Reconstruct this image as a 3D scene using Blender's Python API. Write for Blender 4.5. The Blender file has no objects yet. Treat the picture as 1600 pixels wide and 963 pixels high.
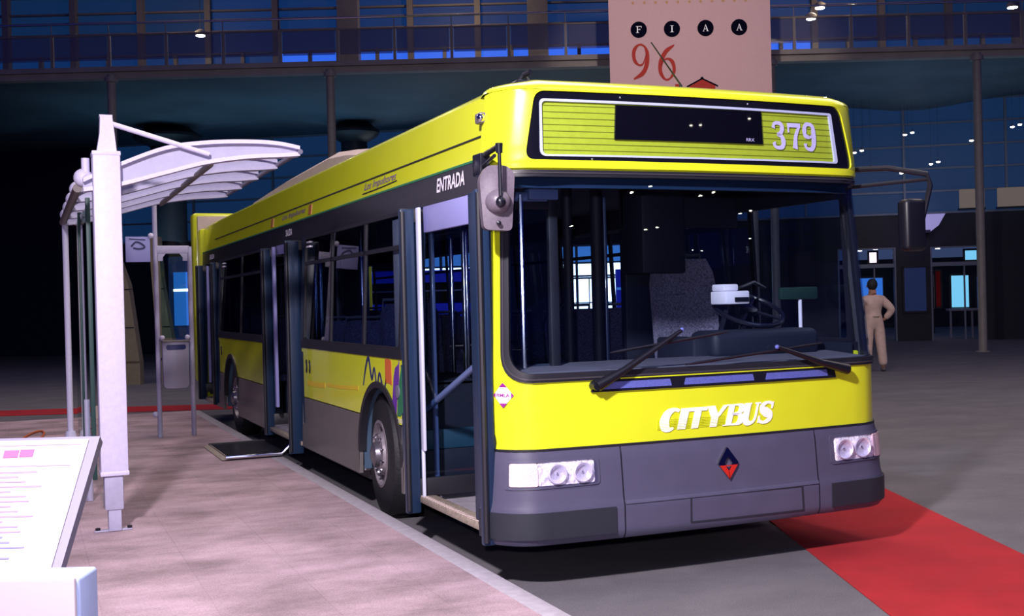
import bpy, bmesh, math, random
from mathutils import Vector, Matrix
random.seed(7)
PI = math.pi
SC = bpy.context.scene
COL = SC.collection

# ------------------------------------------------------------------ camera
YAW, PIT, ROL = math.radians(23.43), math.radians(-.36), math.radians(-1.46)
CAM = Vector((-2.30, -5.51, 1.557))
fwd = Vector((math.sin(YAW)*math.cos(PIT), math.cos(YAW)*math.cos(PIT), math.sin(PIT)))
rgt = Vector((math.cos(YAW), -math.sin(YAW), 0))
upv = rgt.cross(fwd)
c_, s_ = math.cos(ROL), math.sin(ROL)
rgt, upv = c_*rgt + s_*upv, -s_*rgt + c_*upv
cd = bpy.data.cameras.new('camera'); co = bpy.data.objects.new('camera', cd); COL.objects.link(co)
M = Matrix((rgt, upv, -fwd)).transposed().to_4x4(); M.translation = CAM
co.matrix_world = M
cd.sensor_width = 36; cd.lens = 36*1790/1600
cd.shift_x = (800-813)/1600; cd.shift_y = 0
cd.clip_start = .05; cd.clip_end = 300
SC.camera = co

# ------------------------------------------------------------------ world, lights, exposure
wd = bpy.data.worlds.new('world'); SC.world = wd; wd.use_nodes = True
bg = wd.node_tree.nodes['Background']; bg.inputs[0].default_value = (.035, .07, 1, 1); bg.inputs[1].default_value = .13
SC.view_settings.view_transform = 'Standard'; SC.view_settings.look = 'None'
SC.view_settings.gamma = 1; SC.view_settings.use_curve_mapping = False
SC.view_settings.exposure = 0.0

def light(name, kind, loc, power, color, size=1., sy=None, target=None, spot=None, blend=.5):
    d = bpy.data.lights.new(name, kind); d.energy = power; d.color = color
    if kind == 'AREA':
        d.size = size
        if sy: d.shape = 'RECTANGLE'; d.size_y = sy
    else: d.shadow_soft_size = size
    if kind == 'SPOT': d.spot_size = math.radians(spot); d.spot_blend = blend
    o = bpy.data.objects.new(name, d); COL.objects.link(o); o.location = loc
    if target: o.rotation_euler = (Vector(target)-Vector(loc)).to_track_quat('-Z', 'Y').to_euler()
    return o
# added fill light just above the camera, for highlights on the bus
light('camera_fill', 'SPOT', CAM+Vector((-.12, .0, .22)), 420, (1, .9, 1), .05, target=(0.1, .6, 1.2), spot=100, blend=.9)
# strong hall floodlight high up to the left, in front of the shelter
light('hall_floodlight', 'SPOT', (-3.2, -3.7, 4.8), 3300, (1, .90, .97), .2, target=(0.4, .2, .8), spot=100, blend=1)
# hall lamps high over and behind the bus
light('hall_lamps_over_bus', 'AREA', (2.2, 4.6, 9.5), 700, (1, .86, .74), 5, 8, target=(2.2, 4.6, 0))
light('hall_fill_rear', 'AREA', (-3, 14, 9), 320, (1, .86, .76), 6, 4, target=(-3, 13, 0))  # added to brighten the red strip and floor at rear left
light('hall_lamps_right', 'AREA', (12, 2, 10), 620, (1, .84, .74), 8, 8, target=(11, 3, 0))
light('hall_lamps_front', 'AREA', (3.0, -7.5, 9.0), 150, (.66, .66, 1), 6, 4, target=(.8, -1, 0))

# ------------------------------------------------------------------ frames of reference
HA = Vector((math.cos(YAW), -math.sin(YAW), 0)); HB = Vector((math.sin(YAW), math.cos(YAW), 0))
def HP(a, b, z):                 # the hall's own axes: a along the mezzanine, b deeper into the hall
    return Vector((CAM.x, CAM.y, 0)) + HA*a + HB*b + Vector((0, 0, z))
KW = math.atan(.2)
def WP(t, n, z):                 # along the rear wall, n behind it
    return HP(t*math.cos(KW) + n*math.sin(KW), 38 - t*math.sin(KW) + n*math.cos(KW), z)
ID = lambda x, y, z: Vector((x, y, z))

# ------------------------------------------------------------------ materials
MT = {}
def mat(name, col, rough=.5, metal=0., spec=.5, coat=0., emit=None, es=0., noise=0., nscale=8., bump=0., bscale=60., alpha=None, trans=0., ior=1.45, stretch=None):
    m = bpy.data.materials.new(name); m.use_nodes = True; nt = m.node_tree
    b = nt.nodes['Principled BSDF']
    b.inputs['Base Color'].default_value = (*col, 1); b.inputs['Roughness'].default_value = rough
    b.inputs['Metallic'].default_value = metal; b.inputs['Specular IOR Level'].default_value = spec
    b.inputs['Coat Weight'].default_value = coat; b.inputs['Coat Roughness'].default_value = .06
    b.inputs['IOR'].default_value = ior
    if trans: b.inputs['Transmission Weight'].default_value = trans
    if emit: b.inputs['Emission Color'].default_value = (*emit, 1); b.inputs['Emission Strength'].default_value = es
    if noise or bump:
        tc = nt.nodes.new('ShaderNodeTexCoord'); mp = nt.nodes.new('ShaderNodeMapping')
        nt.links.new(tc.outputs['Object'], mp.inputs[0])
        if stretch: mp.inputs['Scale'].default_value = stretch
    if noise:
        n = nt.nodes.new('ShaderNodeTexNoise'); n.inputs['Scale'].default_value = nscale; n.inputs['Detail'].default_value = 5
        nt.links.new(mp.outputs[0], n.inputs['Vector'])
        r = nt.nodes.new('ShaderNodeMapRange'); r.inputs['From Min'].default_value = .3; r.inputs['From Max'].default_value = .7
        r.inputs['To Min'].default_value = 1-noise; r.inputs['To Max'].default_value = 1+noise
        nt.links.new(n.outputs['Fac'], r.inputs['Value'])
        v = nt.nodes.new('ShaderNodeVectorMath'); v.operation = 'SCALE'; v.inputs[0].default_value = col
        nt.links.new(r.outputs[0], v.inputs['Scale']); nt.links.new(v.outputs[0], b.inputs['Base Color'])
    if bump:
        n2 = nt.nodes.new('ShaderNodeTexNoise'); n2.inputs['Scale'].default_value = bscale; n2.inputs['Detail'].default_value = 3
        nt.links.new(mp.outputs[0], n2.inputs['Vector'])
        bp = nt.nodes.new('ShaderNodeBump'); bp.inputs['Strength'].default_value = bump; bp.inputs['Distance'].default_value = .01
        nt.links.new(n2.outputs['Fac'], bp.inputs['Height']); nt.links.new(bp.outputs[0], b.inputs['Normal'])
    MT[name] = m
    return m
def glass(name, tint=(.8, .9, 1), rough=.0, ior=1.5, body=0., bodycol=(.3, .3, .4)):
    m = bpy.data.materials.new(name); m.use_nodes = True; nt = m.node_tree
    nt.nodes.remove(nt.nodes['Principled BSDF']); out = nt.nodes['Material Output']
    t = nt.nodes.new('ShaderNodeBsdfTransparent'); t.inputs[0].default_value = (*tint, 1)
    g = nt.nodes.new('ShaderNodeBsdfGlossy'); g.inputs['Roughness'].default_value = rough
    f = nt.nodes.new('ShaderNodeFresnel'); f.inputs['IOR'].default_value = ior
    x = nt.nodes.new('ShaderNodeMixShader')
    src = t
    if body:
        d = nt.nodes.new('ShaderNodeBsdfDiffuse'); d.inputs[0].default_value = (*bodycol, 1)
        y = nt.nodes.new('ShaderNodeMixShader'); y.inputs[0].default_value = body
        nt.links.new(t.outputs[0], y.inputs[1]); nt.links.new(d.outputs[0], y.inputs[2]); src = y
    ge = nt.nodes.new('ShaderNodeNewGeometry'); inv = nt.nodes.new('ShaderNodeMath'); inv.operation = 'SUBTRACT'; inv.inputs[0].default_value = 1
    mu = nt.nodes.new('ShaderNodeMath'); mu.operation = 'MULTIPLY'
    nt.links.new(ge.outputs['Backfacing'], inv.inputs[1]); nt.links.new(inv.outputs[0], mu.inputs[0]); nt.links.new(f.outputs[0], mu.inputs[1])
    nt.links.new(mu.outputs[0], x.inputs[0]); nt.links.new(src.outputs[0], x.inputs[1]); nt.links.new(g.outputs[0], x.inputs[2])
    nt.links.new(x.outputs[0], out.inputs[0]); MT[name] = m
    return m
def emat(name, col, s):
    return mat(name, (.02, .02, .02), .6, emit=col, es=s)

mat('yellow', (.70, .76, .022), .22, coat=.6, noise=.03, nscale=3)
mat('yellow_orange', (.80, .58, .012), .3, coat=.4)
mat('bumper', (.078, .074, .125), .42, noise=.06, nscale=5, bump=.05, bscale=200)
mat('bumper_dark', (.020, .022, .034), .55, bump=.1, bscale=260)
mat('skirt', (.125, .115, .115), .38, noise=.12, nscale=4)
mat('rubber', (.013, .013, .02), .45, noise=.1)
mat('rubber_edge', (.05, .045, .055), .3)
mat('black', (.008, .008, .016), .3, coat=.2)
mat('door_black', (.012, .028, .07), .35)
mat('header_black', (.017, .016, .022), .3)
mat('sign_black', (.004, .004, .010), .25)
mat('sign_green', (.31, .41, .025), .5, noise=.06, nscale=30)
mat('sign_line', (.13, .17, .01), .6)
mat('white_rim', (.45, .50, .72), .4)
mat('text_white', (.98, .98, .98), .5, emit=(1, 1, 1), es=.0)
mat('text_lilac', (.50, .48, .80), .5, noise=.1, nscale=80)
mat('screen', (.003, .003, .008), .015)
mat('jamb_white', (.62, .64, .82), .4)
mat('lintel', (.30, .30, .62), .45)
mat('chrome', (.75, .75, .8), .12, metal=1)
mat('reflector', (.98, .93, 1), .35, metal=0, bump=.8, bscale=70, noise=.45, nscale=45)
mat('lamp_bowl', (.9, .86, .98), .25, metal=.35, bump=.4, bscale=60)
mat('lamp_orange', (.80, .58, .62), .2, coat=.5, bump=.5, bscale=180)
mat('emblem_metal', (.30, .30, .32), .15, metal=1)
mat('reflection_beige', (.78, .68, .56), .6)
mat('logo_red', (.7, .03, .02), .25, metal=.3)
mat('purple', (.28, .01, .25), .5)
mat('mesh_blue', (.10, .12, .42), .5, noise=.4, nscale=300)
mat('tyre', (.012, .012, .016), .6, bump=.4, bscale=40)
mat('rim', (.26, .23, .26), .4, metal=.3, noise=.3, nscale=20)
mat('hub', (.16, .15, .18), .3, metal=.6)
mat('liner', (.05, .09, .15), .6)
mat('interior_dark', (.012, .014, .028), .6)
mat('interior_grey', (.06, .06, .09), .6)
mat('dash', (.14, .13, .17), .7, noise=.1)
mat('bus_floor', (.28, .26, .30), .7, noise=.15, nscale=12)
mat('sill', (.30, .25, .2), .5, noise=.3, nscale=60)
mat('fabric', (.055, .05, .11), .95, noise=.7, nscale=90)
mat('fabric_light', (.17, .15, .22), .95, noise=.6, nscale=90)
mat('pole_blue', (.10, .14, .30), .25, coat=.5)
mat('teal_panel', (.02, .07, .11), .5)
mat('cream', (.50, .40, .38), .5, noise=.05)
mat('paper_white', (.80, .76, .86), .6, noise=.03)
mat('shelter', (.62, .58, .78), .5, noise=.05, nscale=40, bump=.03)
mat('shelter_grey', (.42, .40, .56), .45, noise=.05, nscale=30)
mat('tie_brown', (.16, .13, .13), .5)
mat('board_white', (.44, .38, .44), .55)
mat('box_lilac', (.36, .45, .72), .6, noise=.04)
mat('frame_grey', (.17, .16, .24), .4, metal=.2)
mat('pink_print', (.48, .07, .18), .6)
mat('blue_print', (.16, .15, .36), .6)
mat('pale_print', (.24, .17, .30), .6)
mat('orange', (.55, .12, .03), .5)
mat('marker', (.42, .14, .04), .35)
mat('green', (.02, .16, .07), .5)
mat('monitor_green', (.012, .035, .03), .4)
mat('wiper_black', (.006, .006, .012), .4)
mat('violet', (.12, .03, .30), .5)
mat('navy_print', (.015, .02, .10), .5)
mat('red_carpet', (.36, .010, .016), .95, noise=.12, nscale=3, bump=.3, bscale=300)
mat('mirror_back', (.14, .115, .15), .38, noise=.12, nscale=60, bump=.1, bscale=300)
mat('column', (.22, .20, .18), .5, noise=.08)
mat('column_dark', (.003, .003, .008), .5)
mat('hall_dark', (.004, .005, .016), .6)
mat('soffit', (.055, .085, .11), .7, noise=.25, nscale=.5)
mat('fascia', (.26, .23, .21), .7, noise=.12, nscale=2)
mat('mullion', (.22, .19, .17), .6)
mat('glazing_bar', (.13, .15, .20), .5)
mat('banner', (.62, .40, .40), .85, noise=.04, nscale=30)
mat('banner_gold', (.55, .30, .12), .8)
mat('banner_red', (.42, .03, .02), .8)
mat('disc_black', (.004, .004, .012), 1, spec=0)
mat('skin', (.35, .18, .12), .6)
mat('hair', (.01, .009, .012), .7)
mat('overalls', (.52, .38, .33), .85, noise=.1, nscale=12)
mat('shoe', (.10, .09, .10), .7)
mat('coach_blue', (.01, .02, .35), .4, emit=(.0, .01, .35), es=.0)
mat('beige_panel', (.20, .17, .12), .7, noise=.08)
mat('bin', (.30, .28, .38), .45, noise=.04)
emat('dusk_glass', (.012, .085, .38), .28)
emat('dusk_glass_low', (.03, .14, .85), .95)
emat('curtain_glass', (.008, .045, .16), .42)
emat('day_white', (.85, .97, 1), 6)
emat('day_blue', (.10, .35, .85), 1.0)
emat('lobby_blue', (.03, .18, .75), .8)
emat('lobby_cyan', (.2, .65, 1), .9)
emat('lobby_ceiling_glow', (.05, .08, .2), .6)  # ceiling glows by emission in place of lamplight falling on it
emat('sign_pink', (.95, .75, 1), 2)
emat('lobby_dim', (.01, .03, .15), .35)
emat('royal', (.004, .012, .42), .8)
emat('lamp_glow', (1, .93, .8), 60)
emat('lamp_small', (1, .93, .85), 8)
emat('sconce_glow', (.45, .4, .9), .55)
emat('panel_glow', (.32, .25, .22), .35)
glass('windshield_glass', (.86, .91, .96), ior=1.42)
glass('side_glass', (.66, .72, .84), ior=1.5)
glass('near_glass', (.60, .66, .78), ior=1.5)
glass('door_glass', (.78, .84, .90), ior=1.45)
glass('shelter_glass', (.62, .82, .80), ior=1.4)
glass('balcony_glass', (.70, .72, .80), ior=1.5, rough=.03, body=.35, bodycol=(.20, .19, .25))
glass('lens_glass', (.9, .9, .95), ior=1.5)
# floor: grey fair carpet; platform: pinkish carpet tiles
def carpet(name, c1, c2, tile=None, sc=1.2):
    m = bpy.data.materials.new(name); m.use_nodes = True; nt = m.node_tree; b = nt.nodes['Principled BSDF']
    b.inputs['Roughness'].default_value = .95; b.inputs['Specular IOR Level'].default_value = .15
    tc = nt.nodes.new('ShaderNodeTexCoord'); L = nt.links.new
    n = nt.nodes.new('ShaderNodeTexNoise'); n.inputs['Scale'].default_value = sc; n.inputs['Detail'].default_value = 8; n.inputs['Roughness'].default_value = .65
    mp = nt.nodes.new('ShaderNodeMapping'); mp.inputs['Scale'].default_value = (1, 1.5, 1); mp.inputs['Rotation'].default_value = (0, 0, YAW)
    L(tc.outputs['Object'], mp.inputs[0]); L(mp.outputs[0], n.inputs['Vector'])
    g = nt.nodes.new('ShaderNodeTexNoise'); g.inputs['Scale'].default_value = 120; g.inputs['Detail'].default_value = 2
    L(tc.outputs['Object'], g.inputs['Vector'])
    r = nt.nodes.new('ShaderNodeMapRange'); r.inputs['From Min'].default_value = .34; r.inputs['From Max'].default_value = .66
    L(n.outputs['Fac'], r.inputs[0])
    mx = nt.nodes.new('ShaderNodeMix'); mx.data_type = 'RGBA'; mx.inputs['A'].default_value = (*c1, 1); mx.inputs['B'].default_value = (*c2, 1)
    L(r.outputs[0], mx.inputs['Factor'])
    g2 = nt.nodes.new('ShaderNodeMapRange'); g2.inputs['From Min'].default_value = .3; g2.inputs['From Max'].default_value = .7
    g2.inputs['To Min'].default_value = .82; g2.inputs['To Max'].default_value = 1.18; L(g.outputs['Fac'], g2.inputs[0])
    last = mx.outputs['Result']
    if tile:
        br = nt.nodes.new('ShaderNodeTexBrick'); br.inputs['Scale'].default_value = 1; br.offset = .0
        br.inputs['Brick Width'].default_value = tile; br.inputs['Row Height'].default_value = tile; br.inputs['Mortar Size'].default_value = .004
        br.inputs['Color1'].default_value = (1, 1, 1, 1); br.inputs['Color2'].default_value = (.93, .93, .94, 1); br.inputs['Mortar'].default_value = (.86, .86, .87, 1)
        L(tc.outputs['Object'], br.inputs['Vector'])
        m2 = nt.nodes.new('ShaderNodeMix'); m2.data_type = 'RGBA'; m2.blend_type = 'MULTIPLY'; m2.inputs['Factor'].default_value = 1
        L(last, m2.inputs['A']); L(br.outputs['Color'], m2.inputs['B']); last = m2.outputs['Result']
    v = nt.nodes.new('ShaderNodeVectorMath'); v.operation = 'SCALE'; L(last, v.inputs[0]); L(g2.outputs[0], v.inputs['Scale'])
    L(v.outputs[0], b.inputs['Base Color'])
    bp = nt.nodes.new('ShaderNodeBump'); bp.inputs['Strength'].default_value = .3; bp.inputs['Distance'].default_value = .004
    L(g.outputs['Fac'], bp.inputs['Height']); L(bp.outputs[0], b.inputs['Normal'])
    MT[name] = m
carpet('floor_carpet', (.115, .11, .125), (.155, .145, .16))
carpet('platform_carpet', (.23, .17, .185), (.49, .355, .405), tile=.5, sc=1.3)
mat('teal_dark', (.015, .05, .05), .5)
mat('kerb', (.36, .33, .38), .8, noise=.1, nscale=20)

# ------------------------------------------------------------------ mesh builder
class MB:
    def __init__(s, xf=ID): s.v = []; s.f = []; s.xf = xf; s.sm = []
    def add(s, vs, fs, smooth=False):
        o = len(s.v); s.v += [s.xf(*p) for p in vs]
        s.f += [[i+o for i in f] for f in fs]; s.sm += [smooth]*len(fs); return s
    def box(s, x0, x1, y0, y1, z0, z1):
        vs = [(x, y, z) for z in (z0, z1) for y in (y0, y1) for x in (x0, x1)]
        return s.add(vs, [(0, 2, 3, 1), (4, 5, 7, 6), (0, 1, 5, 4), (1, 3, 7, 5), (3, 2, 6, 7), (2, 0, 4, 6)])
    def bbox(s, x0, x1, y0, y1, z0, z1, r=.01, seg=2):       # bevelled box
        bm = bmesh.new(); bmesh.ops.create_cube(bm, size=1)
        for v in bm.verts: v.co = Vector(((x0+x1)/2+v.co.x*(x1-x0), (y0+y1)/2+v.co.y*(y1-y0), (z0+z1)/2+v.co.z*(z1-z0)))
        bmesh.ops.bevel(bm, geom=bm.edges[:], offset=min(r, abs(x1-x0)*.45, abs(y1-y0)*.45, abs(z1-z0)*.45), segments=seg, profile=.5, affect='EDGES')
        bm.verts.index_update(); s.add([tuple(v.co) for v in bm.verts], [[v.index for v in f.verts] for f in bm.faces], True); bm.free(); return s
    def tube(s, pts, r, n=10, cap=True):
        P = [Vector(p) for p in pts]; rs = r if isinstance(r, (list, tuple)) else [r]*len(P)
        vs = []; fs = []; ref = None
        for i, p in enumerate(P):
            d = (P[min(i+1, len(P)-1)]-P[max(i-1, 0)]).normalized()
            if ref is None: ref = Vector((0, 0, 1)) if abs(d.z) < .9 else Vector((1, 0, 0))
            a = d.cross(ref).normalized(); b = a.cross(d).normalized(); ref = b
            for k in range(n):
                t = 2*PI*k/n; q = p+(a*math.cos(t)+b*math.sin(t))*rs[i]; vs.append(tuple(q))
        for i in range(len(P)-1):
            for k in range(n): fs.append((i*n+k, i*n+(k+1) % n, (i+1)*n+(k+1) % n, (i+1)*n+k))
        if cap: fs.append(tuple(range(n-1, -1, -1))); fs.append(tuple((len(P)-1)*n+k for k in range(n)))
        return s.add(vs, fs, True)
    def sphere(s, c, r, n=14, sz=(1, 1, 1)):
        vs = []; fs = []; m = n//2+1
        for i in range(m+1):
            ph = PI*i/m
            for k in range(n):
                t = 2*PI*k/n; vs.append((c[0]+r*sz[0]*math.sin(ph)*math.cos(t), c[1]+r*sz[1]*math.sin(ph)*math.sin(t), c[2]+r*sz[2]*math.cos(ph)))
        for i in range(m):
            for k in range(n): fs.append((i*n+k, (i+1)*n+k, (i+1)*n+(k+1) % n, i*n+(k+1) % n))
        return s.add(vs, fs, True)
    def lathe(s, c, axis, prof, n=24):                      # prof: (radius, along)
        ax = Vector(axis).normalized(); a = ax.orthogonal().normalized(); b = ax.cross(a); vs = []; fs = []
        for r, h in prof:
            for k in range(n):
                t = 2*PI*k/n; vs.append(tuple(Vector(c)+ax*h+(a*math.cos(t)+b*math.sin(t))*r))
        for i in range(len(prof)-1):
            for k in range(n): fs.append((i*n+k, i*n+(k+1) % n, (i+1)*n+(k+1) % n, (i+1)*n+k))
        fs.append(tuple(range(n-1, -1, -1))); fs.append(tuple((len(prof)-1)*n+k for k in range(n)))
        return s.add(vs, fs, True)
    def shell(s, lo, li, mp, off, th, steps=6, smooth=True):  # ring between two loops (or a fill when li is None), with thickness
        n = len(lo)
        if li is None:
            cx = sum(p[0] for p in lo)/n; cy = sum(p[1] for p in lo)/n; li = [(cx, cy)]*n; closed = True
        else: closed = False
        vs = []; fs = []
        for j in range(steps+1):
            q = j/steps
            for a, b in zip(lo, li): vs.append(tuple(mp(a[0]+(b[0]-a[0])*q, a[1]+(b[1]-a[1])*q, off)))
        N = len(vs)
        for j in range(steps):
            for k in range(n): fs.append((j*n+k, j*n+(k+1) % n, (j+1)*n+(k+1) % n, (j+1)*n+k))
        s.add(vs, fs, smooth)
        if th:
            bk = []
            for a in (lo, li) if not closed else (lo,):
                fr = [tuple(mp(p[0], p[1], off)) for p in a]; b2 = [tuple(mp(p[0], p[1], off-th)) for p in a]
                s.add(fr+b2, [(k, k+n, (k+1) % n+n, (k+1) % n) for k in range(n)], False)
            vs2 = []
            for j in range(steps+1):
                q = j/steps
                for a, b in zip(lo, li): vs2.append(tuple(mp(a[0]+(b[0]-a[0])*q, a[1]+(b[1]-a[1])*q, off-th)))
            s.add(vs2, [f[::-1] for f in fs], smooth)
        return s
    def strip(s, us, lo, hi, mp, off, th, rows=4):          # surface between lo(u) and hi(u)
        for o, fl in ((off, False), (off-th, True)):
            vs = []; fs = []
            for u in us:
                a, b = lo(u), hi(u)
                for r in range(rows+1): vs.append(tuple(mp(u, a+(b-a)*r/rows, o)))
            for i in range(len(us)-1):
                for r in range(rows):
                    q = (i*(rows+1)+r, (i+1)*(rows+1)+r, (i+1)*(rows+1)+r+1, i*(rows+1)+r+1); fs.append(q[::-1] if fl else q)
            s.add(vs, fs, True)
        for fn in (lo, hi):
            vs = [tuple(mp(u, fn(u), o)) for u in us for o in (off, off-th)]
            s.add(vs, [(2*i, 2*i+2, 2*i+3, 2*i+1) for i in range(len(us)-1)])
        for u in (us[0], us[-1]):
            s.add([tuple(mp(u, lo(u), off)), tuple(mp(u, hi(u), off)), tuple(mp(u, hi(u), off-th)), tuple(mp(u, lo(u), off-th))], [(0, 1, 2, 3)])
        return s
    def prism(s, poly, mp, o0, o1):                         # flat polygon given thickness
        n = len(poly); vs = [tuple(mp(p[0], p[1], o0)) for p in poly]+[tuple(mp(p[0], p[1], o1)) for p in poly]
        return s.add(vs, [tuple(range(n)), tuple(range(2*n-1, n-1, -1))]+[(k, k+n, (k+1) % n+n, (k+1) % n) for k in range(n)])
    def ribbon(s, pts, w, mp, off, th=.002, sub=8, closed=False):
        P = [Vector((p[0], p[1])) for p in pts]; W = w if isinstance(w, (list, tuple)) else [w]*len(P)
        Q = []; R = []; n = len(P)
        rng = range(n) if closed else range(n-1)
        for i in rng:
            g = (lambda k: P[k % n]) if closed else (lambda k: P[max(0, min(n-1, k))])
            p0, p1, p2, p3 = g(i-1), g(i), g(i+1), g(i+2)
            for k in range(sub):
                t = k/sub
                Q.append(.5*((2*p1)+(p2-p0)*t+(2*p0-5*p1+4*p2-p3)*t*t+(3*p1-p0-3*p2+p3)*t**3)); R.append(W[i]+(W[(i+1) % n]-W[i])*t)
        if closed: Q.append(Q[0]); R.append(R[0])
        else: Q.append(P[-1]); R.append(W[-1])
        A = []; B = []
        for i, q in enumerate(Q):
            d = Q[min(i+1, len(Q)-1)]-Q[max(i-1, 0)]
            if closed and i in (0, len(Q)-1): d = Q[1]-Q[-2]
            d.normalize(); nn = Vector((-d.y, d.x))*R[i]/2; A.append(q+nn); B.append(q-nn)
        m = len(Q); vs = [tuple(mp(p.x, p.y, off)) for p in A+B]+[tuple(mp(p.x, p.y, off-th)) for p in A+B]
        fs = []
        for i in range(m-1): fs += [(i, i+1, m+i+1, m+i), (2*m+i, 3*m+i, 3*m+i+1, 2*m+i+1), (i, 2*m+i, 2*m+i+1, i+1), (m+i, m+i+1, 3*m+i+1, 3*m+i)]
        fs += [(0, m, 3*m, 2*m), (m-1, 3*m-1, 4*m-1, 2*m-1)]
        return s.add(vs, fs, False)
    def build(s, name, m, parent=None, origin=None):
        me = bpy.data.meshes.new(name)
        V = s.v; off = Vector(origin) if origin is not None else Vector((0, 0, 0))
        me.from_pydata([tuple(Vector(v)-off) for v in V], [], s.f); me.update()
        bm = bmesh.new(); bm.from_mesh(me); bmesh.ops.remove_doubles(bm, verts=bm.verts, dist=1e-6)
        bmesh.ops.recalc_face_normals(bm, faces=bm.faces); bm.to_mesh(me); bm.free()
        for p in me.polygons: p.use_smooth = False
        if any(s.sm):
            for p in me.polygons: p.use_smooth = True
            try: me.set_sharp_from_angle(angle=math.radians(38))
            except Exception: pass
        for mm in (m if isinstance(m, (list, tuple)) else [m]): me.materials.append(MT[mm] if isinstance(mm, str) else mm)
        o = bpy.data.objects.new(name, me); COL.objects.link(o)
        if parent:
            o.parent = parent; base = parent
            po = Vector((0, 0, 0)); q = parent
            while q: po += q.location; q = q.parent
            o.location = off-po
        else: o.location = off
        return o
def empty(name, loc=(0, 0, 0), **k):
    o = bpy.data.objects.new(name, None); COL.objects.link(o); o.location = loc; o.empty_display_size = .2
    for a, b in k.items(): o[a] = b
    return o
def tag(o, label=None, category=None, group=None, kind=None):
    for a, b in (('label', label), ('category', category), ('group', group), ('kind', kind)):
        if b: o[a] = b
    return o
def rpoly(cs, r=.03, ne=16, nc=5):       # rounded polygon, same point count for any shape with as many corners
    n = len(cs); rs = r if isinstance(r, (list, tuple)) else [r]*n; out = []; C = [Vector(c) for c in cs]
    arcs = []
    for i in range(n):
        p, c, q = C[i-1], C[i], C[(i+1) % n]; a = (p-c).normalized(); b = (q-c).normalized(); rr = max(rs[i], 1e-4)
        s0 = c+a*rr; s1 = c+b*rr
        arcs.append([((1-t)**2*s0+2*t*(1-t)*c+t*t*s1) for t in [k/nc for k in range(nc+1)]])
    for i in range(n):
        out += arcs[i]; e0 = arcs[i][-1]; e1 = arcs[(i+1) % n][0]
        out += [e0+(e1-e0)*(k/ne) for k in range(1, ne)]
    return [(p.x, p.y) for p in out]
def lin(a, b, n): return [a+(b-a)*i/n for i in range(n+1)]
# sans lettering from the built-in font, flattened to 2D triangles
def text_tris(body, size=1., shear=0., bold=0.):
    cu = bpy.data.curves.new('t', 'FONT'); cu.body = body; cu.size = size; cu.shear = shear; cu.offset = bold; cu.resolution_u = 3
    o = bpy.data.objects.new('t', cu); COL.objects.link(o)
    dg = bpy.context.evaluated_depsgraph_get(); dg.update(); me = bpy.data.meshes.new_from_object(o.evaluated_get(dg))
    vs = [(v.co.x, v.co.y) for v in me.vertices]; fs = [tuple(p.vertices) for p in me.polygons]
    bpy.data.objects.remove(o); bpy.data.curves.remove(cu); bpy.data.meshes.remove(me)
    x0 = min(v[0] for v in vs); x1 = max(v[0] for v in vs); y0 = min(v[1] for v in vs); y1 = max(v[1] for v in vs)
    return [((x-x0)/(x1-x0), (y-y0)/(y1-y0)) for x, y in vs], fs
def put_text(mb, body, mp, u0, u1, v0, v1, off, **k):
    vs, fs = text_tris(body, **k)
    mb.add([tuple(mp(u0+(u1-u0)*x, v0+(v1-v0)*y, off)) for x, y in vs], fs); return mb

# ================================================================== THE SETTING
def structure(o): o['kind'] = 'structure'; return o
fl = MB(); fl.box(-40, 50, -45, 60, -.2, 0); structure(fl.build('floor', 'floor_carpet'))
# raised boarding island with its pale edging strip
isl = MB(); isl.box(-9, -.20, -8, 11.0, .001, .14); o = isl.build('platform', 'platform_carpet')
tag(o, 'low pinkish-grey carpeted boarding platform alongside the bus', 'platform')
kb = MB(); kb.bbox(-.20, -.08, -8, 11.0, .001, .142, .012); kb.build('kerb', 'kerb', o)
# red carpets
def strip_quad(a, b, w, z=.006, side=1):
    a = Vector((*a, 0)); b = Vector((*b, 0)); d = (b-a).normalized(); n = Vector((d.y, -d.x, 0))*w*side; m = MB()
    n_ = 24
    vs = []
    for i in range(n_+1):
        p = a+(b-a)*i/n_; vs += [tuple(p+Vector((0, 0, z))), tuple(p+n+Vector((0, 0, z)))]
    for i in range(n_+1):
        p = a+(b-a)*i/n_; vs += [tuple(p+Vector((0, 0, .001))), tuple(p+n+Vector((0, 0, .001)))]
    k = 2*(n_+1); fs = []
    for i in range(n_): fs += [(2*i, 2*i+1, 2*i+3, 2*i+2), (2*i, 2*i+2, k+2*i+2, k+2*i), (2*i+1, k+2*i+1, k+2*i+3, 2*i+3)]
    fs += [(0, k, k+1, 1), (2*n_, 2*n_+1, k+2*n_+1, k+2*n_)]
    return m.add(vs, fs)
d = Vector((2.42-1.47, 1.18+1.17)).normalized(); p0 = Vector((2.42, 1.18))
tag(strip_quad(p0-d*6, p0+d*2.2, 1.19, side=1).build('red_carpet', 'red_carpet'), 'red carpet runner coming out from under the front right of the bus', 'carpet')
tag(strip_quad((-11, 16.65), (2.4, 11.80), 1.0, side=-1).build('red_carpet', 'red_carpet'), 'narrow red carpet strip crossing the floor behind the platform', 'carpet')

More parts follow.
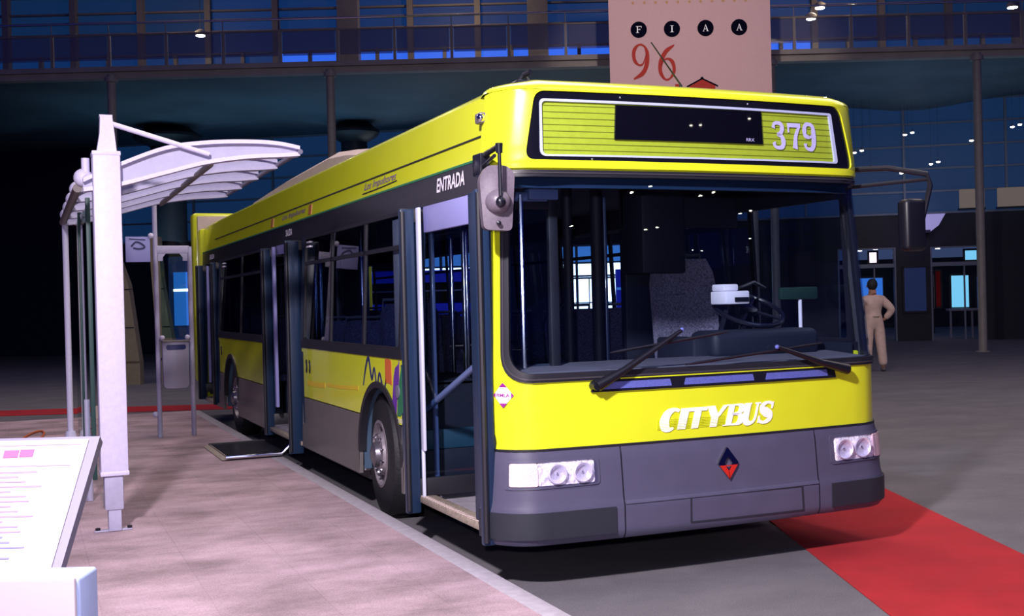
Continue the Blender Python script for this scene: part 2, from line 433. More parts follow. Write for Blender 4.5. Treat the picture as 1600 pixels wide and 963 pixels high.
# ---------------------------------------------------------------- rear wall of the hall, with curtain glazing above and openings below
ops = [(-3.6, -.9, .8, 3.35), (1.12, 4.3, .8, 3.35), (10.2, 11.95, 0, 2.92), (12.97, 14.55, 0, 2.90)]
wl = MB(WP); t0 = -45
for a, b, z0, z1 in ops:
    wl.box(t0, a, 0, .3, 0, 3.93); wl.box(a, b, 0, .3, z1, 3.93)
    if z0 > 0: wl.box(a, b, 0, .3, 0, z0)
    t0 = b
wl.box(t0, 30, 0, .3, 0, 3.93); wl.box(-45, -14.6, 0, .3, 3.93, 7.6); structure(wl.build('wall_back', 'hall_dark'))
nwin = 0
bays = [(-30+2.98*i+.53, -30+2.98*(i+1)+.53) for i in range(20) if -30+2.98*i > -15.5]
for (a, b) in bays:
    nwin += 1
    f = MB(WP)
    for z in (3.95, 4.62, 5.32, 6.02, 6.72, 7.42): f.box(a, b, -.06, .02, z-.03, z+.03)
    f.box(a-.035, a+.035, -.08, .02, 3.93, 7.46)
    fo = structure(f.build('window_%d' % nwin, 'glazing_bar'))
    g = MB(WP); g.box(a, b, .02, .05, 3.93, 7.46); g.build('pane', 'curtain_glass', fo)
# daylight windows at ground level behind the bus
for k, (a, b, z0, z1) in enumerate(ops[:2]):
    nwin += 1
    f = MB(WP)
    for z in (z0+.03, 2.25, 2.32, 2.75, z1-.03): f.box(a, b, .02, .1, z-.03, z+.03)
    n = 4 if k else 3
    for i in range(n+1):
        t = a+(b-a)*i/n; f.box(t-.04, t+.04, .02, .12, z0, z1)
    for i in range(n): 
        t = a+(b-a)*(i+.5)/n; f.box(t-.015, t+.015, .04, .1, z0, 2.25)
    f.box(a, b, .04, .1, 1.42, 1.46)
    fo = structure(f.build('window_%d' % nwin, 'glazing_bar'))
    g = MB(WP); g.box(a, b, .13, .15, z0, 2.75); g.build('pane', 'day_white', fo)
    g = MB(WP); g.box(a, b, .13, .15, 2.75, z1); g.build('transom_pane', 'day_blue', fo)
# lit lobby seen through the two openings on the right
for k, (a, b, z0, z1) in enumerate(ops[2:]):
    f = MB(WP); f.box(a, a+.05, -.04, .3, 0, z1); f.box(b-.05, b, -.04, .3, 0, z1); f.box(a, b, -.02, .2, 2.30, 2.42); f.box(a, b, 0, .2, z1-.04, z1)
    f.box(a+(b-a)*.62, a+(b-a)*.62+.04, .02, .12, 0, 2.3)
    structure(f.build('door_%d' % (k+1), 'glazing_bar'))
lb = MB(WP); lb.box(5, 24, 14.0, 14.2, 0, 3.2); structure(lb.build('wall_lobby', 'hall_dark'))
lc = MB(WP); lc.box(5, 24, .31, 14.0, 2.94, 3.05); structure(lc.build('ceiling_lobby', 'lobby_ceiling_glow'))
def lobby(name, t0, t1, n0, z0, z1, m, label, cat, fr=True):
    g = MB(WP); g.box(t0, t1, n0, n0+.06, z0, z1); o = g.build(name, m)
    tag(o, label, cat)
    if fr:
        f = MB(WP)
        for x in (t0, t1): f.box(x-.03, x+.03, n0-.02, n0+.05, z0, z1)
        for z in (z0, z1): f.box(t0-.03, t1+.03, n0-.02, n0+.05, z-.03, z+.03)
        f.build('frame', 'hall_dark', o)
    return o
lobby('lobby_screen', 13.95, 14.55, 2.5, .95, 2.05, 'lobby_cyan', 'bright cyan lit screen inside the right-hand lobby doorway', 'screen')
lobby('lobby_screen', 14.75, 15.25, 2.5, .9, 2.0, 'lobby_blue', 'deep blue lit panel at the right edge of the right-hand lobby doorway', 'screen')
lobby('lobby_screen', 13.1, 13.26, 1.5, .2, 2.1, 'sign_pink', 'narrow pale lit strip just inside the right-hand lobby doorway', 'screen')
lobby('lobby_poster', 13.3, 13.5, 1.4, 1.0, 2.2, 'red_carpet', 'dark red upright poster inside the right-hand lobby doorway', 'poster')
lobby('lobby_sign', 14.05, 14.45, .5, 2.45, 2.80, 'lobby_cyan', 'small cyan lit sign above the right-hand lobby doorway', 'sign')
lobby('lobby_sign', 11.18, 11.45, .45, 2.45, 2.83, 'sign_pink', 'small white and pink lit sign above the lobby doorway beside the person', 'sign')
lobby('lobby_screen', 11.0, 11.9, 3.0, 1.25, 2.05, 'lobby_blue', 'blue lit window inside the lobby doorway behind the person', 'screen')
lobby('lobby_screen', 12.15, 12.85, -.06, .9, 2.3, 'lobby_dim' if 'lobby_dim' in MT else 'navy_print', 'dim blue glossy panel on the wall between the two lobby doorways', 'screen')
tb = empty('lobby_table', WP(14.2, 1.6, 0), label='dark waist-high counter table inside the right-hand lobby doorway', category='table')
m_ = MB(WP); m_.box(13.7, 15.2, 1.4, 1.9, .88, .95); m_.build('tabletop', 'frame_grey', tb)
for x in (13.75, 14.4, 15.1):
    m_ = MB(WP); m_.box(x, x+.06, 1.5, 1.56, 0, .88); m_.build('leg', 'frame_grey', tb)
for i, (t, n, z) in enumerate([(10.7, 1.2, 2.94), (11.1, 2.4, 2.94), (11.5, 1.4, 2.94), (13.4, 1.2, 2.94), (13.6, 2.6, 2.94), (14.4, 1.8, 2.94), (15.2, 2.6, 2.94)]):
    c = WP(t, n, z); q = MB(); q.lathe(c, (0, 0, 1), [(.07, -.02), (.07, .05)], 12); o = q.build('lobby_downlight', 'lamp_small')
    tag(o, 'tiny round downlight in the lobby ceiling', 'light', 'lobby ceiling downlights')
# wall lamp and lit box panels above the doorways
s1 = empty('wall_uplight', WP(12.6, -.3, 3.4), label='purplish glowing uplight on the dark wall above the lobby doorways', category='light')
q = MB(WP); q.prism([(12.05, 3.90), (12.2, 3.55), (12.42, 3.36), (12.95, 3.36), (13.2, 3.55), (13.4, 3.90)], lambda u, v, o: (u, o, v), -.30, -.02); q.build('diffuser', 'sconce_glow', s1)
q = MB(WP); q.box(12.4, 12.95, -.32, -.02, 3.33, 3.42); q.build('base', 'hall_dark', s1)
light('wall_uplight_lamp', 'POINT', WP(12.7, -.8, 3.7), 14, (.6, .5, 1), .2)
for k, (a, b) in enumerate([(13.85, 14.55), (14.95, 16.1)]):
    q = MB(WP); q.box(a, b, -.25, -.05, 4.05, 4.62); o = q.build('lit_box', 'panel_glow')
    tag(o, ['beige lit box panel left of the right-hand pole high on the back wall', 'beige lit box panel right of the right-hand pole high on the back wall'][k], 'light panel')
    q = MB(WP); q.box(a-.04, b+.04, -.2, -.02, 4.0, 4.05); q.build('bracket', 'hall_dark', o)

# ---------------------------------------------------------------- mezzanine: soffit, fascia, glass balustrade, facade above
sf = MB(HP); vs = []; fs = []; NA, NB = 70, 22
for i in range(NA+1):
    a = -34+64*i/NA
    for j in range(NB+1):
        b = 28.8+18*j/NB; z = 7.46
        for ca in (-10.7, -4.97, .8, 6.5, 12.2, -16.4):
            r = math.hypot(a-ca, b-35.2); z -= .34*math.exp(-(r/1.9)**2)
        vs.append((a, b, z))
for i in range(NA):
    for j in range(NB): fs.append((i*(NB+1)+j, (i+1)*(NB+1)+j, (i+1)*(NB+1)+j+1, i*(NB+1)+j+1))
sf.add(vs, fs, True)
def hall_obj(mb, name, m, parent=None): return mb.build(name, m, parent)
structure(sf.build('ceiling_mezzanine', 'soffit'))
q = MB(HP); q.box(-34, 30, 28.5, 28.8, 7.34, 7.50); q.box(-34, 30, 28.42, 28.8, 7.50, 7.62); structure(q.build('trim_1', 'fascia'))
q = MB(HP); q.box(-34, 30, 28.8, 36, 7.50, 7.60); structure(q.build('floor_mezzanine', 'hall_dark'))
# facade behind the balcony: dusk-blue glazing in bays
nb = 0; A0 = -12.6-1.93*5
while A0 < 26:
    nb += 1; nwin += 1; A1 = A0+1.93
    f = MB(HP)
    f.box(A0-.085, A0+.085, 32.8, 33.1, 7.6, 11.6)
    f.box(A0+.965-.05, A0+.965+.05, 32.85, 33.0, 7.6, 8.9)
    for z in (8.86, 9.50, 9.83, 10.10, 10.6): f.box(A0, A1, 32.9, 33.02, z-.025, z+.025)
    fo = structure(f.build('window_%d' % nwin, 'mullion'))
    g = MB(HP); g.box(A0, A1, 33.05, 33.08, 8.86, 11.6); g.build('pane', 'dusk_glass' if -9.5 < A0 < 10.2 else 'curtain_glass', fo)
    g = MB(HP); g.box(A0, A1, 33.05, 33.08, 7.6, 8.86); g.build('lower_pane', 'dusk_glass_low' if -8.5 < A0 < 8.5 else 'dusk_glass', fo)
    A0 = A1
# broad piers standing on the mezzanine
for k, (a0, a1, lab) in enumerate([(-4.85, -4.28, 'broad dark pier on the mezzanine, left of the hanging banner above the far pole'), (.40, .92, 'broad dark pier on the mezzanine directly left of the hanging banner')]):
    q = MB(HP); q.box(a0, a1, 31.6, 32.1, 7.6, 11.6); q.box(a0-.05, a1+.05, 31.55, 32.15, 7.6, 7.8)
    tag(q.build('mezzanine_pier', 'column'), lab, 'pier')
# glass balustrade: one rail, panels and posts
bal = empty('balustrade', HP(0, 28.55, 7.62), label='long glass balustrade with grey posts and thin handrail on the mezzanine edge', category='railing')
q = MB(HP); q.tube([(-34, 28.5, 8.70), (30, 28.5, 8.70)], .02, 8); q.build('handrail', 'chrome', bal)
q = MB(HP); q.tube([(-34, 28.52, 8.42), (30, 28.52, 8.42)], .022, 8); q.build('top_rail', 'mullion', bal)
A0 = -20.
while A0 < 27:
    q = MB(HP); q.box(A0-.035, A0+.035, 28.5, 28.58, 7.62, 8.44); q.tube([(A0, 28.54, 8.42), (A0, 28.5, 8.70)], .012, 6); q.build('post', 'mullion', bal)
    q = MB(HP); q.box(A0+.06, A0+1.36, 28.53, 28.545, 7.80, 8.40); q.build('glass_panel', 'balcony_glass', bal)
    A0 += 1.42
# warm lamps over the balcony and pendant downlights
for k, (u, z, b, lab) in enumerate([(-8.45, 8.95, 31, 'small oval downlight glowing at upper left above the mezzanine rail'), (8.3, 9.27, 31, 'larger of the two downlights just right of the hanging banner'), (8.05, 8.98, 31, 'smaller lower downlight just right of the hanging banner'), (13.5, 9.15, 31, 'downlight glowing at the far upper right above the mezzanine')]):
    c = HP(u, b, z); e = empty('pendant_downlight', c, label=lab, category='light')
    q = MB(); q.lathe(c, (0, 0, 1), [(.13, 0), (.15, .02), (.15, .10), (.06, .16)], 16); q.build('housing', 'column', e)
    q = MB(); q.lathe(c, (0, 0, 1), [(.02, -.03), (.12, -.02), (.12, 0)], 16); q.build('bulb', 'lamp_glow', e)
    q = MB(); q.tube([tuple(c+Vector((0, 0, .15))), tuple(c+Vector((0, 0, 2.6)))], .008, 6); q.build('rod', 'column_dark', e)
light('balcony_lamp', 'POINT', HP(-1.5, 30.6, 9.6), 110, (1, .75, .5), .1)
light('balcony_lamp', 'POINT', HP(-9, 30.6, 9.4), 45, (1, .75, .5), .1)
light('balcony_lamp', 'POINT', HP(9.0, 30.3, 9.6), 60, (1, .75, .5), .1)
# added fill lights below the soffit, only to brighten it
light('soffit_fill', 'AREA', HP(-7.5, 33.5, 4.0), 100, (.35, .70, 1), 10, 3, target=HP(-7.5, 35.0, 9))
light('soffit_fill', 'AREA', HP(11, 31.5, 4.0), 70, (.40, .68, 1), 8, 3, target=HP(11, 32.5, 9))
# slim poles at the mezzanine edge
for a, lab in [(-9.98, 'slim dark pole holding the mezzanine edge above the shelter post'), (-4.56, 'slim grey pole holding the mezzanine edge, above the middle of the bus roof'), (5.85, 'slim pole seen through the windscreen, behind the hanging banner'), (6.36, 'slim pole just right of the hanging banner'), (11.45, 'slim grey pole standing on the floor at the far right')]:
    e = empty('hall_pole', HP(a, 28.4, 0), label=lab, category='pole')
    q = MB(HP); q.tube([(a, 28.4, 0), (a, 28.4, 7.40)], .105, 16); q.build('shaft', 'column', e)
    q = MB(HP); q.tube([(a, 28.4, 7.22), (a, 28.4, 7.34)], .16, 16); q.build('collar', 'column', e)
    q = MB(HP); q.tube([(a, 28.4, 0), (a, 28.4, .03)], .17, 16); q.build('base_plate', 'column', e)
# thick columns with disc caps under the soffit
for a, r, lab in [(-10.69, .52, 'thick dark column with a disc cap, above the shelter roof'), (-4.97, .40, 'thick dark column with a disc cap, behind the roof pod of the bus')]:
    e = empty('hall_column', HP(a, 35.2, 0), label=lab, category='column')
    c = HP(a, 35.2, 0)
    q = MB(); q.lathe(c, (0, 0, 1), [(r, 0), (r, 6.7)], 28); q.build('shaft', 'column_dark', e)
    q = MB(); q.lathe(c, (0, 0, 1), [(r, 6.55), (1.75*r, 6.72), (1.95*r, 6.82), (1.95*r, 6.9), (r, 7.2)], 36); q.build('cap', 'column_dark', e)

# ---------------------------------------------------------------- hanging banner
bn = empty('banner', HP(4.15, 27, 6), label='tall pink banner with FIAA in black discs and a red 96 above the bus', category='banner')
q = MB(HP); q.box(2.25, 6.05, 26.98, 27.02, 5.55, 9.6); q.build('cloth', 'banner', bn)
for z in (5.55, 9.6):
    q = MB(HP); q.tube([(2.2, 27, z), (6.1, 27, z)], .035, 10); q.build('rod', 'column_dark', bn)
BM = lambda u, v, o: HP(u, 26.975-o, v)
# stroke glyphs in a unit box (x 0..1, y 0..1)
def glyph(mb, ch, x, y, w, h, off, wt=.12, mp=None, sh=0., thin=.35):
    mp = mp or BM
    m2 = lambda u, v, o: mp(x+(u+sh*v)*w, y+v*h, o)
    R = lambda pts, ws, **k: mb.ribbon(pts, ws, m2, off, **k)
    t = wt*thin; bar = lambda x0, x1, y0, y1: mb.prism([(x0, y0), (x1, y0), (x1, y1), (x0, y1)], m2, off, off-.002)
    if ch == 'F': bar(.18, .18+wt, 0, 1); bar(.02, .95, .93, 1); bar(.18, .72, .48, .55); bar(.9, .97, .74, 1); bar(.66, .73, .4, .63); bar(0, .55, 0, .06)
    elif ch == 'I': bar(.5-wt/2, .5+wt/2, 0, 1); bar(.2, .8, .94, 1); bar(.2, .8, 0, .06)
    elif ch == 'A':
        mb.prism([(.10, 0), (.17, 0), (.53, .95), (.47, 1)], m2, off, off-.002); mb.prism([(.45, 1), (.55, 1), (.95, 0), (.95-wt*1.2, 0)], m2, off, off-.002)
        bar(.26, .74, .32, .38); bar(0, .3, 0, .05); bar(.66, 1.05, 0, .05)
    elif ch == '9':
        R([(.80, .72), (.62, .45), (.38, .42), (.16, .58), (.15, .82), (.40, 1.0), (.68, .97), (.85, .76), (.82, .45), (.60, .18), (.10, 0.0)], [t, t, t, wt, wt*1.1, t, t, wt*1.1, wt*1.3, wt, t*.6])
    elif ch == '6':
        R([(.92, 1.0), (.45, .80), (.18, .50), (.16, .22), (.40, 0.0), (.66, .03), (.88, .24), (.82, .48), (.58, .60), (.34, .55), (.20, .40)], [t*.6, wt, wt*1.3, wt*1.1, t, t, wt, wt, t, t, t])
q = MB(HP)
for i, cx in enumerate((2.95, 3.73, 4.52, 5.31)):
    q = MB(); q.lathe(HP(cx, 26.975, 7.86), HB*-1, [(.19, 0), (.19, .012)], 32); q.build('letter_disc', 'disc_black', bn)
    g = MB(); glyph(g, 'FIAA'[i], cx-.07, 7.78, .14, .16, .018, wt=.19); g.build('letter', 'text_white', bn)
q = MB(); glyph(q, '9', 2.76, 6.70, .44, .80, .006, wt=.17); q.build('numeral', 'banner_red', bn)
q = MB(); glyph(q, '6', 3.37, 6.68, .44, .80, .006, wt=.17); q.build('numeral', 'banner_red', bn)
q = MB(); q.prism([(4.10, 6.25), (4.70, 6.25), (4.72, 6.50), (4.41, 6.66), (4.10, 6.50)], BM, .004, 0); q.build('house_motif', 'banner_red', bn)
q = MB(); q.ribbon([(4.05, 6.49), (4.41, 6.675), (4.41, 6.675), (4.78, 6.49)], .035, BM, .008); q.build('house_outline', 'disc_black', bn)
q = MB(); q.prism([(3.72, 6.25), (3.95, 6.25), (3.86, 6.56), (3.78, 6.56)], BM, .004, 0); q.build('house_motif', 'banner_red', bn)
for i in range(11):
    cx = 2.83+.265*i; q = MB()
    pts = [(cx+.045*(1 if k % 2 == 0 else .45)*math.sin(k*PI/5), 8.49+.045*(1 if k % 2 == 0 else .45)*math.cos(k*PI/5)) for k in range(10)]
    q.prism(pts, BM, .006, 0); q.build('star', 'banner_gold', bn)
light('banner_spot', 'SPOT', HP(3.2, 19.5, 9.6), 1200, (1, .86, .82), .15, target=HP(4.15, 27, 7.6), spot=46, blend=.4)

# ---------------------------------------------------------------- far things on the hall floor
# dark blue coach seen through the front door of the bus
ch = empty('blue_coach', HP(-1.6, 31, 0), label='dark blue coach parked far behind, seen through the front door of the yellow bus', category='bus')
q = MB(HP); q.bbox(-6.8, -.95, 30, 32.4, .35, 2.42, .15, 3); q.build('body', 'royal', ch)
q = MB(HP); q.box(-6.6, -1.1, 29.96, 30.02, 1.55, 2.1); q.build('window_band', 'screen', ch)
q = MB(HP); q.box(-6.7, -1.0, 29.95, 30.02, 1.86, 1.90); q.build('stripe', 'pole_blue', ch)
for a in (-5.6, -2.1):
    q = MB(); q.lathe(HP(a, 29.98, .42), HB*-1, [(.42, -.2), (.42, 0), (.25, .01), (.22, -.03)], 20); q.build('wheel', 'tyre', ch)
q = MB(HP); q.box(2.53, 3.3, 30, 30.3, 0, 2.32); o = q.build('display_board', 'royal'); tag(o, 'royal blue upright display board seen through the middle of the windscreen', 'board')
q = MB(HP); q.box(2.53, 3.3, 29.97, 30.0, 1.78, 1.84); q.build('stripe', 'day_blue', o)
# beige leaning panels and a blue lit kiosk behind the shelter
for k, (poly, lab) in enumerate([([(-8.55, 2.75), (-8.42, 2.75), (-8.2, 2.1), (-8.0, .45), (-8.45, .45)], 'leaning beige panel seen through the shelter right of the main post'), ([(-7.75, 3.1), (-7.55, 3.1), (-7.5, 2.2), (-7.25, .55), (-7.62, .55)], 'tapering beige panel seen through the narrow end frame of the shelter')]):
    q = MB(HP); q.prism(poly, lambda u, v, o: (u, o, v), 24.0, 24.25); q.box(poly[3][0]-.3, poly[3][0], 24, 24.25, 0, .5)
    o = q.build('leaning_panel', 'beige_panel'); tag(o, lab, 'panel')
    q = MB(HP)
    for z in (1.2, 2.0): q.box(poly[4][0]+.12, poly[3][0]-.1, 23.985, 24.0, z, z+.015)
    q.build('seam', 'hall_dark', o)
kk = empty('lit_kiosk', HP(-8.0, 29, 0), label='blue kiosk with a white lit line, seen through the shelter end frame', category='kiosk')
q = MB(HP); q.bbox(-8.9, -7.35, 29, 30, .1, 2.9, .05); q.build('body', 'lobby_dim' if 'lobby_dim' in MT else 'navy_print', kk)
q = MB(HP); q.box(-8.75, -7.45, 28.97, 29.0, 1.15, 2.5); q.build('window_panel', 'lobby_blue', kk)
q = MB(HP); q.box(-8.75, -7.45, 28.95, 28.97, 2.02, 2.07); q.build('light_tube', 'lamp_small', kk)

# ================================================================== THE BUS
HX = 1.272; AR = 1.045; RC = .24; AL = AR+RC*PI/2
def lean(z): return 0. if z < 1.2 else min((z-1.2)*.045, .053)+max(0, z-2.38)*.12
def rake(z): return max(0., min(z-1.15, 1.2))*.075
def plan(s):
    a = abs(s)
    if a <= AR: x, y, nx, ny = a, .04*(a/AR)**2, 0., -1.
    elif a <= AL:
        th = (a-AR)/RC; x = AR+RC*math.sin(th); y = .04+RC*(1-math.cos(th)); nx, ny = math.sin(th), -math.cos(th)
    else: x = HX; y = .04+RC+(a-AL); nx, ny = 1., 0.
    return (x if s >= 0 else -x), y, (nx if s >= 0 else -nx), ny
def FM(s, z, o=0.):
    x, y, nx, ny = plan(s); k = (HX-lean(z))/HX
    return Vector((HX+x*k+nx*o, y+rake(z)+ny*o, z))
def prof(z):                             # the bumper swells out below and tucks in at the bottom
    if z > .70: return .004+.012*(.755-z)/.055
    if z > .46: return .016+.022*(.70-z)/.24
    if z > .445: return .038+.010*(.46-z)/.015
    if z > .30: return .048
    return .048-.06*((.30-z)/.05)**2*.5
BMP = lambda s, z, o=0.: FM(s, z, o+prof(z))
SM = lambda y, z, o=0.: Vector((lean(z)-o, y, z))
SR = lambda y, z, o=0.: Vector((2*HX-lean(z)+o, y, z))
bus = empty('city_bus', (HX, 5.6, 0), label='yellow and grey city bus number 379 with its doors open beside the platform', category='bus')
B = bus

# ---- front mask
ws_o = rpoly([(-1.275, 1.118), (1.4318, 1.118), (1.4318, 2.262), (-1.262, 2.262)], [.17, .04, .05, .07], 26, 8)
ws_i = rpoly([(-1.225, 1.165), (1.375, 1.165), (1.370, 2.225), (-1.215, 2.225)], [.14, .03, .04, .05], 26, 8)
fo = rpoly([(-AL-.01, .755), (AL+.01, .755), (AL+.01, 2.275), (-AL-.01, 2.275)], .002, 26, 8)
m_ = MB(); m_.shell(fo, ws_o, FM, 0, .02, 4); m_.build('front_panel', 'yellow', B)
m_ = MB(); m_.shell(ws_o, ws_i, FM, .010, .03, 3); gk = m_.build('windshield_gasket', 'rubber', B)
m_ = MB(); m_.shell(rpoly([(-1.262, 1.130), (1.42, 1.130), (1.42, 2.25), (-1.25, 2.25)], [.16, .035, .045, .06], 26, 8), rpoly([(-1.254, 1.139), (1.412, 1.139), (1.412, 2.243), (-1.242, 2.243)], [.153, .03, .04, .055], 26, 8), FM, .015, .004, 1); m_.build('bead', 'rubber_edge', gk)
m_ = MB(); m_.shell(ws_i, None, FM, -.004, .005, 8); m_.build('windshield', 'windshield_glass', B)
m_ = MB(); m_.shell(rpoly([(-1.2, 2.17), (1.25, 2.17), (1.25, 2.262), (-1.2, 2.262)], .01, 26, 2), None, FM, -.05, .04, 3); m_.build('windshield_header', 'door_black', B)
so = rpoly([(-AL-.01, 2.272), (AL+.01, 2.272), (AL+.01, 2.70), (-AL-.01, 2.70)], .002, 26, 6)
s1 = rpoly([(-1.118, 2.316), (1.165, 2.312), (1.085, 2.690), (-1.092, 2.690)], [.05, .06, .07, .06], 26, 6)
s2 = rpoly([(-1.035, 2.336), (1.035, 2.342), (1.015, 2.645), (-1.062, 2.648)], [.035, .02, .02, .03], 26, 6)
s3 = rpoly([(-1.020, 2.346), (1.010, 2.352), (.995, 2.632), (-1.048, 2.634)], [.028, .015, .015, .025], 26, 6)
m_ = MB(); m_.shell(so, s1, FM, .022, .03, 4); m_.build('sign_housing', 'yellow', B)
m_ = MB(); m_.shell(s1, s2, FM, .012, .02, 3); sb = m_.build('sign_surround', 'sign_black', B)
for s_x, s_z in ((-.55, 2.668), (-.72, 2.324), (.35, 2.670)):
    m_ = MB(); m_.sphere(FM(s_x, s_z, .014), .007, 8); m_.build('screw', 'chrome', sb)
m_ = MB(); m_.shell(s2, s3, FM, .018, .02, 1); m_.build('sign_rim', 'white_rim', B)
m_ = MB(); m_.shell(s3, None, FM, .004, .01, 8); sp = m_.build('destination_panel', 'sign_green', B)
for k in range(8):
    z = 2.372+k*.0345; m_ = MB()
    m_.strip(lin(-1.03, 1.0, 40), lambda u: z-.0016, lambda u: z+.0016, FM, .007, .002, 1); m_.build('slat_line', 'sign_line', sp)
m_ = MB(); m_.strip(lin(-.578, .448, 30), lambda u: 2.437+.002*u, lambda u: 2.628+.004*u, FM, .016, .012, 2); dp = m_.build('display', 'screen', B)
m_ = MB(); put_text(m_, 'RRX', FM, .325, .385, 2.452, 2.470, .0175); m_.build('maker_mark', 'text_lilac', dp)
# 379 in bold slab numerals
def big(mb, ch, x, y, w, h, off, mp, wt=.26, sh=0.):
    m2 = lambda u, v, o: mp(x+(u+sh*v)*w, y+v*h, o); R = lambda p, ws, **k: mb.ribbon(p, ws, m2, off, **k)
    t = wt*.5
    bar = lambda a, b, c, d: mb.prism([(a, c), (b, c), (b, d), (a, d)], m2, off, off-.002)
    if ch == '3':
        R([(.16, .76), (.22, .92), (.48, .96), (.72, .90), (.76, .76), (.66, .60), (.40, .53)], [wt*.9, t, t, wt*.7, wt*1.1, wt*.7, t*.8])
        R([(.40, .53), (.68, .46), (.80, .28), (.74, .10), (.48, .03), (.22, .08), (.16, .24)], [t*.8, wt*.7, wt*1.2, wt*.8, t, t, wt*.9])
    if ch == '7': bar(.06, .98, .82, .98); R([(.12, .96), (.12, .62)], [t*.8, t*.8]); R([(.90, .86), (.62, .50), (.52, .02)], [t, wt*.8, wt*1.3])
    if ch == '9':
        R([(.5, .47), (.22, .54), (.18, .74), (.28, .93), (.52, .97), (.76, .90), (.82, .70), (.80, .30), (.66, .07), (.40, .02), (.2, .10), (.18, .24)], [t*.8, wt*.8, wt*1.1, wt*.7, t, wt*.7, wt*1.15, wt*1.15, wt*.8, t, t, wt*.9])
        R([(.48, .47), (.66, .52), (.74, .62)], [t*.8, t*.8, t*.8])
for i, c in enumerate('379'):
    m_ = MB(); big(m_, c, .522+.122*i, 2.418, .112, .158, .012, FM); m_.build('numeral', 'text_lilac', B)

# ---- roof: rounded edge all round the mask and down both sides, then the flat top
path = [FM(s, 2.70, .022 if abs(s) < AL+.02 else 0) for s in lin(-AL, AL, 60)]
norm = []
for s in lin(-AL, AL, 60): _, _, nx, ny = plan(s); norm.append((nx, ny))
ys = [.5, 1, 2, 3, 4, 5, 6, 7, 8, 9, 10, 10.8, 11.35]
left = [(SM(y, 2.70, .0), (-1, 0)) for y in reversed(ys)]; right = [(SR(y, 2.70, .0), (1, 0)) for y in ys]
allp = left+list(zip(path, norm))+right
vs = []; fs = []; K = 9
for p, (nx, ny) in allp:
    rh = .30 if abs(ny) < .1 else .30*abs(nx)+.20*abs(ny)
    for k in range(K+1):
        f = PI/2*k/K; q = rh*(1-math.cos(f)); vs.append((p[0]-nx*q, p[1]-ny*q, 2.70+.075*math.sin(f)))
n = len(allp)
for i in range(n-1):
    for k in range(K): fs.append((i*(K+1)+k, (i+1)*(K+1)+k, (i+1)*(K+1)+k+1, i*(K+1)+k+1))
fs.append([i*(K+1)+K for i in range(n)])
m_ = MB(); m_.add(vs, fs, True); m_.build('roof', 'yellow', B)
for nm, MP in (('near', SM), ('far', SR)):
    m_ = MB(); m_.strip(lin(.275, 11.35, 20), lambda u: 2.355, lambda u: 2.702, MP, 0, .03, 6); cv = m_.build('roof_cove', 'yellow', B)
    m_ = MB(); m_.strip(lin(.34, 10.1, 20), lambda u: 2.474, lambda u: 2.484, MP, .006, .01, 1); m_.build('gutter_seam', 'rubber', cv)
    m_ = MB(); m_.strip(lin(.275, 11.35, 20), lambda u: 2.345, lambda u: 2.358, MP, .004, .02, 1); m_.build('drip_edge', 'green' if nm == 'near' else 'rubber', cv)
# roof lamp, antenna, small fixture, cooling pod
rl = MB(); rl.bbox(.02, .075, .34, .42, 2.54, 2.60, .012); rl = rl.build('marker_lamp_housing', 'mirror_back', B)
m_ = MB(); m_.sphere((.035, .355, 2.57), .026, 12); m_.build('lamp', 'chrome', rl)
ANT0, ANT1, ANT2 = (1.37, .42, 2.77), (1.35, .41, 2.83), (1.10, .32, 3.05)
m_ = MB(); m_.tube([ANT0, ANT1], [.022, .008], 10); m_.tube([ANT1, ANT2], [.006, .004], 6); m_.build('antenna', 'black', B)
m_ = MB(); m_.bbox(.29, .42, .42, .55, 2.76, 2.81, .01); m_.tube([(.30, .46, 2.78), (.345, .46, 2.85), (.39, .46, 2.79)], .012, 8); m_.tube([(.345, .46, 2.84), (.36, .40, 2.85)], .016, 8); m_.build('roof_fixture', 'black', B)
pod = MB()
pr = [(4.15, 2.79), (4.35, 2.93), (5.1, 3.06), (5.8, 3.13), (8.0, 3.10), (9.9, 3.02), (10.4, 2.79)]
px = lambda a, b: None
vsp = []; fsp = []
for (y, z) in pr:
    for t in range(9):
        f = t/8; f = [0, .03, .10, .22, .5, .78, .90, .97, 1][t]; x = .50+(2*HX-1.0)*f; e = [0, .72, .92, .98, 1, .98, .92, .72, 0][t]; vsp.append((x, y, 2.775+(z-2.775)*e))
for i in range(len(pr)-1):
    for t in range(8): fsp.append((i*9+t, (i+1)*9+t, (i+1)*9+t+1, i*9+t+1))
    fsp.append((i*9, i*9+8, (i+1)*9+8, (i+1)*9))
pod.add(vsp, fsp, True); pod.build('roof_pod', 'cream', B)

# ---- grille under the windscreen
gm = MB(); gm.shell(rpoly([(-.775, 1.052), (.865, 1.052), (.85, 1.117), (-.76, 1.117)], .006, 24, 2), None, FM, .012, .012, 3); gr = gm.build('grille', 'black', B)
for a, b in ((-.722, -.285), (-.205, .262), (.342, .80)):
    m_ = MB(); m_.shell(rpoly([(a, 1.066), (b, 1.066), (b-.01, 1.104), (a+.01, 1.104)], .004, 12, 2), None, FM, .015, .004, 2); m_.build('mesh_insert', 'mesh_blue', gr)
m_ = MB(); m_.strip(lin(-.60, .82, 30), lambda u: 1.118, lambda u: 1.124, FM, .014, .014, 1); m_.build('lip', 'yellow', gr)

